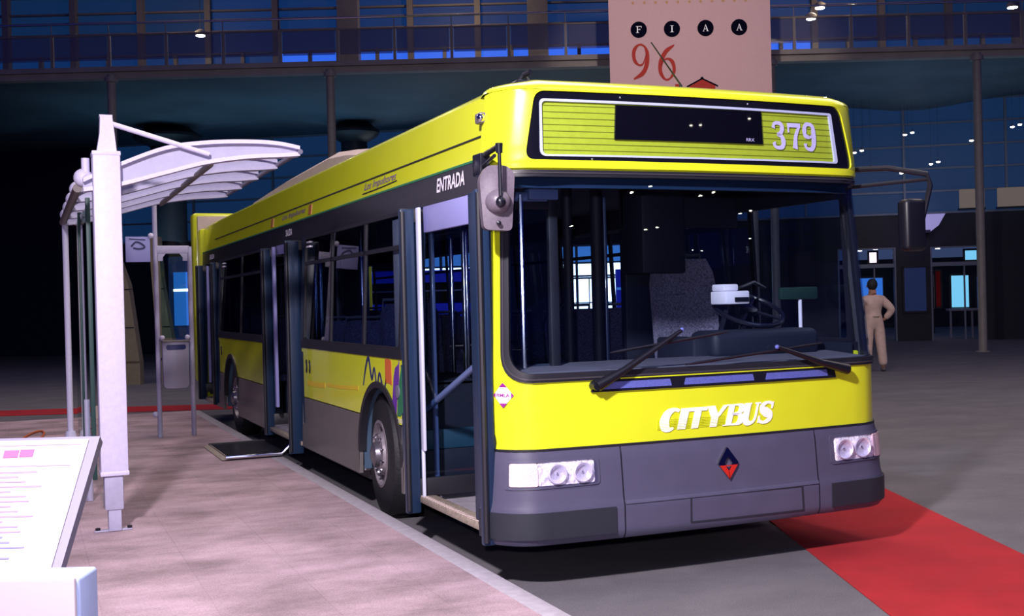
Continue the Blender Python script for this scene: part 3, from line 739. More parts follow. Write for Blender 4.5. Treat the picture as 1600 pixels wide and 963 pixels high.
# ---- wipers
def wiper(piv, elbow, tip, blade):
    w = empty('wiper', FM(*piv)); w.parent = B; w.location = FM(*piv)-Vector(B.location)
    P = lambda s, z, o: tuple(FM(s, z, o))
    m_ = MB(); m_.tube([P(piv[0], piv[1], -.01), P(piv[0], piv[1], .05)], [.028, .024], 14); m_.build('pivot', 'black', w)
    m_ = MB(); m_.tube([P(piv[0], piv[1], .045), P(*elbow, .055), P(*tip, .035)], [.032, .020, .011], 10); m_.build('arm', 'wiper_black', w)
    n = 12; pts = [P(blade[0][0]+(blade[1][0]-blade[0][0])*i/n, blade[0][1]+(blade[1][1]-blade[0][1])*i/n, .022) for i in range(n+1)]
    m_ = MB(); m_.tube(pts, [.004]+[.009]*(n-1)+[.004], 6); m_.build('blade', 'wiper_black', w)
    m_ = MB(); m_.sphere(P(*tip, .034), .014, 8); m_.build('joint', 'mesh_blue', w)
wiper((-.755, 1.088), (-.60, 1.165), (-.215, 1.372), (-.62, .0) and ((-.66, 1.262), (.10, 1.352)))
wiper((.925, 1.100), (.72, 1.150), (.42, 1.252), ((-.20, 1.178), (.76, 1.262)))

# ---- bumper in three sections
def bump_piece(a, b, n): 
    m_ = MB(); m_.strip(lin(a, b, n), lambda u: .255, lambda u: .755, BMP, 0, .03, 20); return m_
bc = bump_piece(-.606, .684, 30).build('bumper_centre', 'bumper', B)
bl = bump_piece(-AL-.03, -.614, 30).build('bumper_corner', 'bumper', B)
br = bump_piece(.692, AL+.03, 30).build('bumper_corner', 'bumper', B)
m_ = MB(); m_.strip(lin(-AL-.02, AL+.02, 60), lambda u: .27, lambda u: .77, FM, -.03, .01, 3); m_.build('bumper_backing', 'rubber', B)
m_ = MB(); m_.strip(lin(-AL-.02, AL+.02, 60), lambda u: .750, lambda u: .764, FM, .006, .02, 1); m_.build('bumper_trim', 'rubber', B)
for par, a, b in ((bl, -AL-.02, -.665), (br, .78, AL+.02)):
    m_ = MB(); m_.strip(lin(a, b, 30), lambda u: .292, lambda u: .432, BMP, .010, .012, 5); m_.build('impact_pad', 'bumper_dark', par)
m_ = MB(); m_.strip(lin(-.606, .684, 30), lambda u: .440, lambda u: .4405+.018, BMP, .004, .01, 2); m_.build('crease', 'bumper', bc)
m_ = MB(); m_.shell(rpoly([(-.208, .300), (.572, .292), (.566, .440), (-.204, .452)], .006, 20, 2), rpoly([(-.198, .308), (.560, .301), (.554, .432), (-.196, .443)], .004, 20, 2), BMP, .003, .01, 1); m_.build('plate_recess', 'bumper_dark', bc)
# diamond emblem
lg = MB(); dia = lambda w, h, z0=0: [(.055, .612+h+z0), (.055+w, .612+z0), (.055, .612-h+z0), (.055-w, .612+z0)]
o4 = rpoly(dia(.068, .090), .006, 6, 2); i4 = rpoly(dia(.026, .038), .003, 6, 2)
lg.shell(o4, i4, BMP, .016, .016, 3); lg = lg.build('emblem', 'emblem_metal', bc)
m_ = MB(); m_.shell(rpoly([(.055-.060, .600), (.055+.060, .600), (.055, .524), (.0549, .524)], .003, 6, 2), rpoly([(.055-.020, .594), (.055+.020, .594), (.055, .566), (.0549, .566)], .002, 6, 2), BMP, .0185, .004, 2); m_.build('emblem_base', 'logo_red', lg)
# headlights
def headlight(a, b, z0, z1, flip):
    hl = empty('headlight', BMP((a+b)/2, (z0+z1)/2)); hl.parent = B; hl.location = BMP((a+b)/2, (z0+z1)/2)-Vector(B.location)
    so_ = rpoly([(a-.03, z0-.018), (b+.03, z0-.012), (b+.03, z1+.016), (a-.03, z1+.016)], .025, 14, 5); si_ = rpoly([(a, z0), (b, z0), (b, z1), (a, z1)], .018, 14, 5)
    m_ = MB(); m_.shell(so_, si_, BMP, .006, .02, 2); m_.build('bezel', 'bumper', hl)
    W = b-a; X = (lambda f: b-f*W) if flip else (lambda f: a+f*W)
    q = lambda f0, f1: sorted((X(f0), X(f1)))
    f0, f1 = q(0, .30); m_ = MB(); m_.shell(rpoly([(f0, z0), (f1, z0), (f1, z1), (f0, z1)], .012, 8, 3), None, BMP, .012, .012, 3); m_.build('indicator', 'lamp_orange', hl)
    f0, f1 = q(.30, 1); m_ = MB(); m_.shell(rpoly([(f0, z0), (f1, z0), (f1, z1), (f0, z1)], .012, 12, 3), None, BMP, .001, .004, 4); m_.build('reflector', 'reflector', hl)
    for f in (.52, .84):
        s = X(f); zc = (z0+z1)/2; r = (z1-z0)*.44
        c = BMP(s, zc, .004); ax = (BMP(s, zc, .02)-c).normalized()
        m_ = MB(); m_.lathe(c, ax, [(r*.1, .002), (r*.45, .003), (r*.75, .010), (r*.93, .024), (r, .024), (r, .0)], 24); m_.build('lamp_bowl', 'lamp_bowl', hl)
        m_ = MB(); m_.sphere(c+ax*.006, r*.14, 8); m_.build('bulb', 'chrome', hl)
    m_ = MB(); m_.shell(rpoly([(f0, z0), (f1, z0), (f1, z1), (f0, z1)], .012, 12, 3), None, BMP, .028, .003, 4); m_.build('lens', 'lens_glass', hl)
headlight(-1.232, -.775, .572, .694, False)
headlight(.822, 1.262, .558, .694, True)

# ---- CITYBUS lettering, upright-stem italic with stripes through CITY
def letters(mb, ch, x, y, w, h, mp, off, wt=.30, sh=.28):
    m2 = lambda u, v, o: mp(x+u*w+sh*v*h, y+v*h, o); t = wt*.42
    R = lambda p, ws, **k: mb.ribbon(p, ws, m2, off, **k)
    bar = lambda a, b, c, d: mb.prism([(a, c), (b, c), (b, d), (a, d)], m2, off, off-.002)
    if ch == 'C': R([(.84, .88), (.58, .96), (.28, .80), (.18, .48), (.28, .16), (.50, .02), (.72, .08)], [t, t*1.2, wt*1.2, wt*1.4, wt*1.3, t*1.5, t*.6])
    if ch == 'I': bar(.12, .88, 0, 1)
    if ch == 'T': bar(.34, .76, 0, 1); bar(0, 1.1, .82, 1); 
    if ch == 'Y': bar(.32, .70, 0, .55); mb.prism([(-.02, 1), (.40, 1), (.72, .50), (.34, .38)], m2, off, off-.002); mb.prism([(.86, 1), (1.12, 1), (.74, .46), (.6, .52)], m2, off, off-.002)
    if ch == 'B':
        bar(.10, .42, 0, 1); bar(-.05, .3, 0, .07); bar(-.05, .3, .93, 1)
        R([(.35, .95), (.62, .95), (.80, .86), (.82, .70), (.66, .56), (.35, .53)], [t*.5, t*.7, wt*.9, wt, t, t*.5])
        R([(.35, .51), (.70, .50), (.88, .36), (.86, .16), (.66, .05), (.35, .04)], [t*.5, t*.7, wt, wt, t*.8, t*.5])
    if ch == 'U': R([(.22, 1), (.22, .35), (.30, .12), (.52, .03), (.74, .12), (.82, .35), (.82, 1)], [wt*1.1, wt*1.1, wt, t*1.3, t, t, t]); bar(.0, .45, .93, 1); bar(.66, 1, .93, 1)
    if ch == 'S': R([(.86, .72), (.80, .90), (.50, .97), (.24, .84), (.26, .64), (.52, .50), (.78, .36), (.80, .16), (.52, .02), (.22, .09), (.12, .30)], [t*.8, t, t*.9, wt*.8, wt, wt*1.3, wt*1.1, wt*.8, t, t, t*.8]); bar(.80, .90, .66, .98); bar(.08, .17, .02, .34)
for c, x, w, h in (('C', -.368, .125, .116), ('I', -.262, .070, .116), ('T', -.200, .108, .116), ('Y', -.082, .122, .118), ('B', .050, .122, .120), ('U', .168, .112, .120), ('S', .272, .110, .120)):
    m_ = MB(); letters(m_, c, x, .818, w, h, FM, .005, .34); lo = m_.build('letter', 'text_white', B)
    if c in 'CITY':
        for k in range(7):
            z = .825+.0088*k; m_ = MB(); m_.strip(lin(x-.01, x+w+.02, 4), lambda u: z, lambda u: z+.0020*(1-k/9), FM, .0062, .002, 1); m_.build('stripe', 'yellow', lo)
# diamond sticker at the corner
m_ = MB(); dm = lambda r, s0=-1.268, z0=1.055: [(s0, z0+r), (s0+r*.92, z0), (s0, z0-r), (s0-r*.92, z0)]
m_.shell(rpoly(dm(.066), .004, 6, 2), None, FM, .004, .004, 2); st = m_.build('sticker', 'text_white', B)
for pts in ([(-1.268-.024, 1.098), (-1.268+.024, 1.098), (-1.268, 1.122)], [(-1.268-.024, 1.012), (-1.268, .988), (-1.268+.024, 1.012)], [(-1.268-.048, 1.040), (-1.268-.048, 1.070), (-1.268-.062, 1.055)], [(-1.268+.048, 1.040), (-1.268+.062, 1.055), (-1.268+.048, 1.070)]):
    m_ = MB(); m_.prism(pts, FM, .0055, .003); m_.build('arrowhead', 'purple', st)
m_ = MB(); put_text(m_, 'FIMLA', FM, -1.268-.040, -1.268+.040, 1.046, 1.064, .0055, bold=.03); m_.build('wording', 'purple', st)

# ---- near side, z bands
def side_strip(name, y0, y1, z0, z1, m, MP=SM, off=0, th=.03, par=B, n=14, rows=6):
    q = MB(); q.strip(lin(y0, y1, n), lambda u: z0, lambda u: z1, MP, off, th, rows); return q.build(name, m, par)
side_strip('header_band', .275, 11.3, 2.17, 2.355, 'header_black')
side_strip('header_band', .275, 11.3, 2.17, 2.355, 'header_black', SR)
def arch_z(yc, zc, r, zb):
    return lambda u: max(zb, zc+math.sqrt(max(0, r*r-(u-yc)**2)) if abs(u-yc) < r else zb)
def dense(a, b, yc, r): return sorted(set(lin(a, b, 16)+[y for y in [yc+r*math.cos(PI*k/40) for k in range(41)] if a < y < b]))
def flank(y0, y1, yc, r, zc, MP, nm):
    u = dense(y0, y1, yc, r)
    q = MB(); q.strip(u, arch_z(yc, zc, r, .745), lambda v: 1.19, MP, 0, .03, 5); yp = q.build('side_panel', 'yellow', B)
    q = MB(); ar = [(yc+r*math.cos(t), zc+r*math.sin(t)) for t in [PI*k/32 for k in range(33)]]
    q.ribbon([(a, max(b, .30)) for a, b in ar], .045, MP, .012, .05, 1); q.build('wheel_arch_trim', 'rubber', B)
    for a, b in ((y0, yc-r), (yc+r, y1)):
        if b-a > .02:
            q = MB(); q.strip(lin(a, b, 8), lambda v: .29, lambda v: .735, lambda y, z, o=0: MP(y, z, o+(.0 if z > .5 else .012)), 0, .03, 8); q.build('skirt_panel', 'skirt', B)
    # liner behind the arch
    q = MB(); sg = 1 if MP is SM else -1; x0 = .03 if MP is SM else 2*HX-.03
    vs = []; fs = []
    for k in range(25):
        t = PI*k/24; y = yc+(r+.005)*math.cos(t); z = zc+(r+.005)*math.sin(t)
        vs += [(x0, y, z), (x0+sg*.6, y, z)]
    vs = [(x0, yc+r+.005, .32), (x0+sg*.6, yc+r+.005, .32)]+vs+[(x0, yc-r-.005, .32), (x0+sg*.6, yc-r-.005, .32)]
    for k in range(len(vs)//2-1): fs.append((2*k, 2*k+1, 2*k+3, 2*k+2))
    q.add(vs, fs, True); q.build('wheel_arch_liner', 'liner', B)
    return yp
YF, YR, WZ = 2.37, 8.70, .462
yA = flank(1.80, 4.80, YF, .525, .462, SM, 'A'); yB = flank(6.46, 9.62, YR, .515, .462, SM, 'B')
flank(.285, 4.80, YF, .525, .462, SR, 'C'); flank(4.80, 11.3, YR, .515, .462, SR, 'D')
for a, b in ((1.80, 4.80), (6.46, 9.62)): side_strip('waist_rail', a, b, 1.185, 1.245, 'rubber', off=.008)
side_strip('waist_rail', .285, 11.3, 1.185, 1.245, 'rubber', SR, off=.008)
for y0, y1 in ((.275, .36), (1.46, 1.83), (4.74, 4.86), (6.40, 6.50), (9.56, 9.70), (10.95, 11.3)):
    side_strip('pillar', y0, y1, .29, 2.18, 'door_black', n=2, rows=8, off=.001)
# glazed bays
def bay(y0, y1, MP, divs, vent=True):
    e = empty('side_window', MP((y0+y1)/2, 1.7)); e.parent = B; e.location = MP((y0+y1)/2, 1.7)-Vector(B.location)
    so_ = rpoly([(y0, 1.24), (y1, 1.24), (y1, 2.18), (y0, 2.18)], .01, 10, 3); si_ = rpoly([(y0+.04, 1.265), (y1-.04, 1.265), (y1-.04, 2.155), (y0+.04, 2.155)], .03, 10, 3)
    q = MB(); q.shell(so_, si_, MP, .004, .03, 1)
    for y in divs: q.strip([y-.022, y+.022], lambda v: 1.26, lambda v: 2.16, MP, .004, .02, 4)
    if vent: q.strip(lin(y0+.03, y1-.03, 4), lambda v: 1.925, lambda v: 1.955, MP, .004, .02, 1)
    q.build('frame', 'rubber', e)
    q = MB(); q.shell(si_, None, MP, -.006, .004, 4); q.build('pane', 'near_glass' if MP is SM else 'side_glass', e)
bay(1.83, 4.74, SM, (2.75, 3.75)); bay(6.50, 9.56, SM, (8.0,))
for a in (.30, 2.45, 4.6, 6.75, 8.9): bay(a+.03, a+2.12, SR, (a+1.07,), vent=a > 2)
# small marks on the side
for y, z0, z1 in ((6.25, 2.372, 2.455), (4.56, 2.372, 2.455)): side_strip('reflector_strip', y-.05, y+.05, z0, z1+.005, 'marker', off=.006, n=1, rows=2)
NT = lambda x, z, o=0.: SM(-x, z, o)       # text runs towards the front of the bus
q = MB(); put_text(q, 'ENTRADA', NT, -1.145, -.66, 2.232, 2.318, .003, bold=.025, shear=.1); q.build('wording', 'paper_white', B)
q = MB(); put_text(q, 'SALIDA', NT, -5.56, -5.28, 2.235, 2.30, .003, bold=.02); q.build('wording', 'paper_white', B)
q = MB(); put_text(q, 'SALIDA', NT, -10.5, -10.1, 2.225, 2.29, .003, bold=.02); q.build('wording', 'paper_white', B)
for y in (4.52, 9.25):
    for z in (2.08, 2.12): side_strip('vent_mark', y, y+.12, z, z+.014, 'paper_white', off=.010, n=1, rows=1)
q = MB(); put_text(q, 'Los Impulsores', NT, -2.80, -2.0, 2.392, 2.462, .003, shear=.35); q.build('script_wording', 'violet', B)
q = MB(); q.ribbon([(-2.84, 2.385), (-2.4, 2.388), (-1.98, 2.398)], .008, NT, .003); q.build('underline', 'black', B)
q = MB(); put_text(q, 'Los Impulsores', NT, -5.75, -4.75, 2.39, 2.455, .003, shear=.35); q.build('script_wording', 'violet', B)
# painted marks on the yellow panel beside the front wheel
q = MB(); q.ribbon([(-2.76, .96), (-2.68, 1.10), (-2.60, 1.165), (-2.53, 1.02), (-2.46, 1.10), (-2.40, .97), (-2.33, 1.07), (-2.24, .955), (-2.17, 1.035)], [.016, .03, .034, .03, .022, .03, .022, .034, .010], NT, .003, .002, 6); q.build('scribble_mark', 'navy_print', yA)
q = MB(); q.prism([(-2.19, 1.005), (-2.19, 1.172), (-2.13, 1.182), (-2.045, 1.168), (-2.04, 1.0), (-2.12, 1.012)], NT, .003, .001); q.build('orange_mark', 'orange', yA)
q = MB(); q.prism([(-2.0, .80), (-2.03, .90), (-1.99, 1.06), (-1.95, 1.125), (-1.88, 1.15), (-1.86, 1.18), (-1.87, 1.05), (-1.92, .93), (-1.95, .80)], NT, .003, .001); q.build('violet_mark', 'violet', yA)
q = MB(); q.prism([(-1.93, .80), (-1.91, .92), (-1.86, 1.05), (-1.81, 1.14), (-1.805, .83), (-1.86, .80)], NT, .003, .001); q.build('green_mark', 'green', yA)
q = MB(); q.lathe(SM(1.90, .965, .0), (-1, 0, 0), [(.045, 0), (.045, .01), (.02, .014)], 16); q.build('filler_cap', 'frame_grey', yA)
q = MB(); put_text(q, 'COND', NT, -1.94, -1.81, .757, .785, .003); q.build('wording', 'paper_white', yA)
q = MB(); q.ribbon([(-3.9, .90), (-3.5, .905), (-2.9, .93)], .03, NT, .002, .0015); q.ribbon([(-4.6, .875), (-4.2, .88), (-3.95, .89)], .045, NT, .002, .0015); q.build('speed_streak', 'yellow_orange', yA)
for y in (4.62, 4.50, 9.42):
    q = MB(); q.ribbon([(-y, .975), (-y+.02, 1.0), (-y+.02, 1.05), (-y, 1.07)], .03, NT, .008, .008, 4); q.build('grab_slot', 'rubber', yA if y < 6 else yB)
# corner sliver below the front door pillar
side_strip('corner_edge_strip', .262, .283, .38, .62, 'yellow', off=.012, n=1, rows=2)

# ---- wheels
def wheel(y, x0, sg, steer=0.):
    w = empty('wheel', (x0, y, WZ)); w.parent = B; w.location = Vector((x0, y, WZ))-Vector(B.location)
    ax = Vector((-sg*math.cos(steer), -sg*math.sin(steer)*1, 0)); c = Vector((x0, y, WZ))
    q = MB(); q.lathe(c, ax, [(.24, -.24), (.38, -.25), (.43, -.23), (.455, -.19), (.455, -.03), (.43, .01), (.36, .025), (.25, .02), (.238, .0), (.23, -.1)], 40)
    for r in (.4605,):
        pass
    q.build('tyre', 'tyre', w)
    q = MB(); q.lathe(c, ax, [(.238, -.02), (.248, .024), (.228, .026), (.215, -.01), (.165, -.015), (.145, .03), (.10, .035), (.02, .035)], 36); rm = q.build('rim', 'rim', w)
    q = MB(); q.lathe(c, ax, [(.095, .03), (.085, .07), (.05, .085), (.01, .085)], 20); q.build('hub_cap', 'hub', w)
    up = Vector((0, 0, 1)); a = up; b = ax.cross(up)
    for k in range(10):
        t = 2*PI*k/10; p = c+(a*math.cos(t)+b*math.sin(t))*.135
        q = MB(); q.lathe(p, ax, [(.013, .02), (.013, .045), (.008, .05)], 8); q.build('wheel_nut', 'chrome', w)
    for k in range(8):
        t = 2*PI*(k+.5)/8; p = c+(a*math.cos(t)+b*math.sin(t))*.190
        q = MB(); q.lathe(p, ax, [(.018, -.014), (.018, -.006)], 12); q.build('vent_hole', 'rubber', w)
wheel(YF+.24, .09, 1, math.radians(-4)); wheel(YR, .08, 1); wheel(YF, 2*HX-.10, -1); wheel(YR, 2*HX-.08, -1)
for y in (YF, YR):
    q = MB(); q.tube([(.3, y, .46), (2*HX-.3, y, .46)], .08, 12); q.build('axle', 'interior_dark', B)

# ---- shell inside and under
q = MB(); q.box(.06, .85, .33, 1.75, .26, .285); q.box(.85, 2*HX-.06, .33, 1.80, .30, .345); q.box(.65, 2*HX-.65, 1.80, 11.2, .30, .345); q.box(.04, .65, 2.95, 8.12, .30, .345); q.box(1.9, 2*HX-.04, 2.95, 8.12, .30, .345); q.build('cabin_floor', 'bus_floor', B)
q = MB(); q.box(.66, 2*HX-.66, .5, 11.1, .20, .298); q.box(.1, .66, 3.0, 8.1, .22, .298); q.box(1.91, 2*HX-.1, 3.0, 8.1, .22, .298); q.build('underframe', 'rubber', B)
q = MB(); q.box(.10, 2*HX-.10, .35, 11.2, 2.32, 2.345); q.build('cabin_ceiling', 'interior_grey', B)
q = MB(); q.bbox(.01, 2*HX-.01, 11.2, 11.38, .30, 2.70, .05, 2); q.build('rear_wall', 'yellow', B)
q = MB(); q.bbox(-.04, 2.5, 11.45, 11.75, .50, 2.94, .05, 3); rc_ = q.build('rear_cowl', 'yellow', B)
q = MB(); q.bbox(.02, 2.44, 11.41, 11.46, .55, 2.89, .01, 2); q.build('rear_cowl_face', 'cream', rc_)
for i in range(2):
    q = MB(); q.box(.33+.06*i, .375+.06*i, 11.395, 11.412, 2.74, 2.77); q.build('vent', 'black', rc_)
q = MB(); q.box(2*HX-.06, 2*HX-.045, .30, 1.80, .345, 1.24); q.box(2*HX-.06, 2*HX-.045, 2.95, 8.1, .345, 1.24); q.box(2*HX-.06, 2*HX-.045, 9.3, 11.15, .345, 1.24); q.box(.1, 2*HX-.1, 11.17, 11.19, .345, 2.3); q.box(2*HX-.085, 2*HX-.07, .35, 11.1, 2.16, 2.33); q.build('interior_lining', 'interior_dark', B)
q = MB(); q.box(.04, .055, 2.95, 4.75, .345, 1.24); q.box(.04, .055, 6.5, 8.1, .345, 1.24); q.build('interior_lining', 'interior_dark', B)
# door openings: jambs, lintels, sills
q = MB(); q.bbox(.0, .02, 1.385, 1.442, .62, 2.165, .006); q.bbox(.0, .02, 1.42, 1.442, .30, .63, .004); q.build('door_jamb', 'jamb_white', B)
q = MB(); q.bbox(.045, .075, .40, 1.42, 2.005, 2.18, .006); q.build('door_lintel', 'lintel', B)
q = MB(); q.bbox(.0, .03, 5.99, 6.06, .55, 2.16, .006); q.build('door_jamb', 'lintel', B)
q = MB(); q.bbox(.045, .07, 5.30, 6.05, 2.08, 2.18, .006); q.build('door_lintel', 'lintel', B)
q = MB(); q.bbox(.0, .03, 10.50, 10.56, .55, 2.14, .006); q.build('door_jamb', 'lintel', B)
for y0, y1 in ((.34, 1.46), (4.86, 6.40), (9.70, 10.95)):
    q = MB(); q.bbox(-.012, .10, y0, y1, .285, .325, .008); sl = q.build('door_sill', 'sill', B)
    for k in range(26 if y0 < 1 else 0):
        y = y0+.02+(y1-y0-.04)*k/25; q = MB(); q.bbox(-.006, .03, y, y+.018, .325, .331, .002, 1); q.build('rib', 'cream', sl)
# folded door leaves standing out of the openings
def leaf(y, x0=-.13, x1=.46, z0=.20, z1=2.16, ew=.075, ey=None):
    ey = y if ey is None else ey
    e = empty('door_leaf', (0, y, 1.2)); e.parent = B; e.location = Vector((0, y, 1.2))-Vector(B.location)
    q = MB(); q.bbox(x0, x0+ew, ey-.025, ey+.025, z0, z1, .012); q.bbox(x0+ew-.03, x0+ew+.02, min(y, ey), max(y, ey)+.02, z0+.1, z1, .01); q.build('leading_edge', 'door_black', e)
    q = MB(); q.bbox(x1-.06, x1, y-.02, y+.02, z0+.1, z1, .01); q.bbox(x0+.07, x1-.05, y-.02, y+.02, z1-.09, z1, .01); q.bbox(x0+.07, x1-.05, y-.02, y+.02, z0+.1, z0+.22, .01); q.build('frame', 'rubber', e)
    q = MB(); q.box(x0+.07, x1-.05, y-.004, y+.004, z0+.2, z1-.08); q.build('pane', 'door_glass', e)
    q = MB(); q.tube([(x0+.012, ey-.03, z0+.02), (x0+.012, ey-.03, z1-.02)], .016, 8); q.build('rubber_seal', 'rubber', e)
leaf(.40, -.080, .50, z0=.25, ew=.076, ey=.20); leaf(1.47, -.10, .45, z0=.22, ew=.095); leaf(4.92, -.11, .42, z0=.21, ew=.13); leaf(6.34, -.06, .45, z0=.24, ew=.10); leaf(9.80, -.06, .4, z0=.3); leaf(10.88, -.10, .40, z0=.30, ew=.10)
# inside the front door
q = MB(); q.tube([(.175, 1.65, .30), (.175, 1.65, 2.3)], .019, 12); q.build('stanchion', 'pole_blue', B)
q = MB(); q.tube([(.10, 1.68, .84), (.20, .996, 1.157), (.26, .60, 1.33)], .022, 10); q.build('door_grab_rail', 'pole_blue', B)
q = MB(); q.bbox(1.05, 1.11, 1.70, 3.2, .345, .62, .01); q.build('kick_panel', 'interior_dark', B)
q = MB(); q.bbox(.05, 1.05, 1.76, 1.79, .28, .575, .01); q.build('kick_panel', 'interior_dark', B)
q = MB(); q.bbox(.12, 1.05, 1.76, 1.79, .575, .71, .01); q.build('low_panel', 'teal_panel', B)
q = MB(); q.bbox(.13, .20, 1.60, 1.68, .30, .385, .008); q.tube([(.16, 1.62, .31), (.18, 1.58, .285)], .006, 6); q.build('door_sensor_box', 'paper_white', B)
q = MB(); q.bbox(.16, .24, 6.02, 6.08, .37, .46, .008); q.build('door_sensor_box', 'paper_white', B)
for x, y in ((.55, 2.0), (.95, 3.4), (1.55, 3.6), (.55, 4.7), (.6, 6.5), (1.6, 5.2), (.9, 8.0), (1.6, 8.2), (1.62, 1.95), (.5, 1.92)):
    q = MB(); q.tube([(x, y, .345), (x, y, 2.32)], .017, 10); q.build('stanchion', 'chrome' if x < 1 else 'pole_blue', B)
for x in (.62, 1.95):
    q = MB(); q.tube([(x, 1.7, 2.08), (x, 10.5, 2.08)], .016, 8)
    for y in (2.0, 4.4, 6.8, 9.2): q.tube([(x, y, 2.08), (x, y, 2.32)], .01, 6)
    q.build('ceiling_rail', 'interior_grey', B)
for x, r_ in ((1.16, .035), (1.385, .045)):
    q = MB(); q.tube([(x, 1.62, .345), (x, 1.62, 2.32)], r_, 10); q.build('cab_pillar', 'interior_dark', B)
for y, a, b, z in ((2.0, .5, 1.0, 1.22), (3.5, .95, 1.55, 1.2)):
    q = MB(); q.tube([(a, y, z), (b, y, z)], .013, 8); q.build('cross_rail', 'chrome', B)
# beige slotted panel standing in for the shelter post's reflection in the first side window
q = MB(); q.bbox(.06, .10, 1.88, 2.14, 1.25, 2.14, .01); lp = q.build('post_reflection', 'reflection_beige', B)
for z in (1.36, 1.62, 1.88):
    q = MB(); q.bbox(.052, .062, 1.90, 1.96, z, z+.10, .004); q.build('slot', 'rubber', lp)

for ya, yb in ((YF-.55, YF+.55), (YR-.54, YR+.54)):
    for xa, xb, xi in ((.035, .66, .66), (2*HX-.66, 2*HX-.035, 2*HX-.66)):
        q = MB(); q.box(xa, xb, ya-.02, ya, .345, 1.02); q.box(xa, xb, yb, yb+.02, .345, 1.02); q.box(xa, xb, ya-.02, yb+.02, 1.005, 1.03); q.box(xi-.01, xi+.01, ya-.02, yb+.02, .345, 1.03)
        q.build('wheel_box', 'interior_dark', B)
# ---- seats
def seat(x, y, z, wd=.46, hb=.66, m='fabric', nm='passenger_seat', back=1):
    e = empty(nm, (x, y, z)); e.parent = B; e.location = Vector((x, y, z))-Vector(B.location)
    q = MB(); q.bbox(x-wd/2, x+wd/2, y-.22, y+.22, z+.38, z+.46, .03, 3); q.build('cushion', m, e)
    # curved backrest (passengers face the front of the bus)
    vs = []; fs = []; R_, C_ = 10, 8
    for s in (0, 1):
        for i in range(R_+1):
            f = i/R_; zz = z+.40+hb*f; yy = y+.20+.10*f+(.06 if s else 0)
            w_ = wd/2*(1-.25*max(0, (f-.8)/.2)**2)
            for j in range(C_+1):
                g = 2*j/C_-1; vs.append((x+w_*g, yy-.04*(abs(g)**3), zz))
    n1 = (R_+1)*(C_+1)
    for i in range(R_):
        for j in range(C_):
            a = i*(C_+1)+j; fs += [(a, a+1, a+C_+2, a+C_+1), (n1+a, n1+a+C_+1, n1+a+C_+2, n1+a+1)]
    for i in range(R_):
        for a in (i*(C_+1), i*(C_+1)+C_): fs.append((a, a+C_+1, n1+a+C_+1, n1+a))
    for j in range(C_):
        for a in (j, R_*(C_+1)+j): fs.append((a, a+1, n1+a+1, n1+a))
    q = MB(); q.add(vs, fs, True); q.build('backrest', m, e)
    q = MB(); q.bbox(x-.05, x+.05, y-.08, y+.12, z, z+.39, .01); q.build('pedestal', 'interior_dark', e)
    q = MB(); q.tube([(x-wd*.4, y+.37, z+.40+hb*.9), (x-wd*.4, y+.36, z+.40+hb+.03), (x+wd*.4, y+.36, z+.40+hb+.03), (x+wd*.4, y+.37, z+.40+hb*.9)], .012, 8); q.build('grab_handle', 'interior_grey', e)
for y in (2.55, 3.7, 4.8, 5.9, 7.0, 8.8, 9.7):
    for x in (1.78, 2.26): seat(x, y, .36 if 3.0 < y < 8 else .42)
for y in (2.5, 3.6, 4.3, 7.2, 8.6): seat(.38, y, .36 if 3 < y < 8 else .5)
seat(.86, 4.3, .36)
seat(1.92, 1.10, .52, .50, .90, 'fabric_light', 'driver_seat')
# driver's place: partition, dash, wheel, ticket machine
q = MB(); q.bbox(1.54, 1.80, 1.50, 1.58, .35, 2.32, .01); q.bbox(1.54, 2.48, 1.50, 1.55, .35, 1.05, .01); q.bbox(1.54, 2.48, 1.50, 1.55, 2.05, 2.32, .01); q.build('cab_partition', 'interior_dark', B)
q = MB(); q.bbox(1.62, 2.45, 1.52, 1.53, 1.05, 2.05, .002, 1); q.build('partition_glass', 'door_glass', B)
q = MB(); q.bbox(1.52, 1.86, 1.22, 1.5, 1.72, 2.3, .02); q.build('cab_locker', 'interior_dark', B)
dsh = MB(); dsh.strip(lin(-1.17, 1.22, 40), lambda u: 1.13, lambda u: 1.17, lambda s, z, o=0: FM(s, z, o), -.03, .02, 2)
vs = []; fs = []
for i in range(41):
    s = -1.2+2.42*i/40; a = FM(s, 1.165, -.03)
    vs += [tuple(a), (a.x, .52, 1.19), (a.x, .60, 1.15), (a.x, .62, .9)]
for i in range(40):
    for k in range(3): fs.append((i*4+k, i*4+k+1, (i+1)*4+k+1, (i+1)*4+k))
dsh.add(vs, fs, True); ds = dsh.build('dashboard', 'dash', B)
q = MB(); q.bbox(1.55, 2.35, .42, .72, 1.16, 1.34, .05, 3); ib = q.build('instrument_binnacle', 'interior_dark', B)
q = MB(); q.bbox(1.45, 1.62, .50, .95, .35, 1.30, .02); q.build('cash_desk', 'interior_dark', B)
cc = Vector((2.05, .78, 1.46)); ax = Vector((0, -.45, .9)).normalized(); a_ = ax.orthogonal().normalized(); b_ = ax.cross(a_)
sw = empty('steering_wheel', cc); sw.parent = B; sw.location = cc-Vector(B.location)
q = MB(); q.tube([tuple(cc+(a_*math.cos(t)+b_*math.sin(t))*.23) for t in [2*PI*k/32 for k in range(33)]], .016, 8, cap=False); q.build('rim', 'black', sw)
q = MB(); q.tube([tuple(cc-a_*.23), tuple(cc+a_*.23)], .012, 6); q.tube([tuple(cc-b_*.23), tuple(cc)], .012, 6); q.lathe(cc, ax, [(.06, -.02), (.06, .015), (.03, .02)], 14); q.tube([tuple(cc), tuple(cc-ax*.5)], .03, 8); q.build('spokes', 'black', sw)
tm = MB(); tm.bbox(1.775, 1.955, .62, .80, 1.50, 1.585, .01); tm.bbox(1.785, 1.90, .66, .80, 1.585, 1.63, .012); tm = tm.build('ticket_machine', 'paper_white', B)
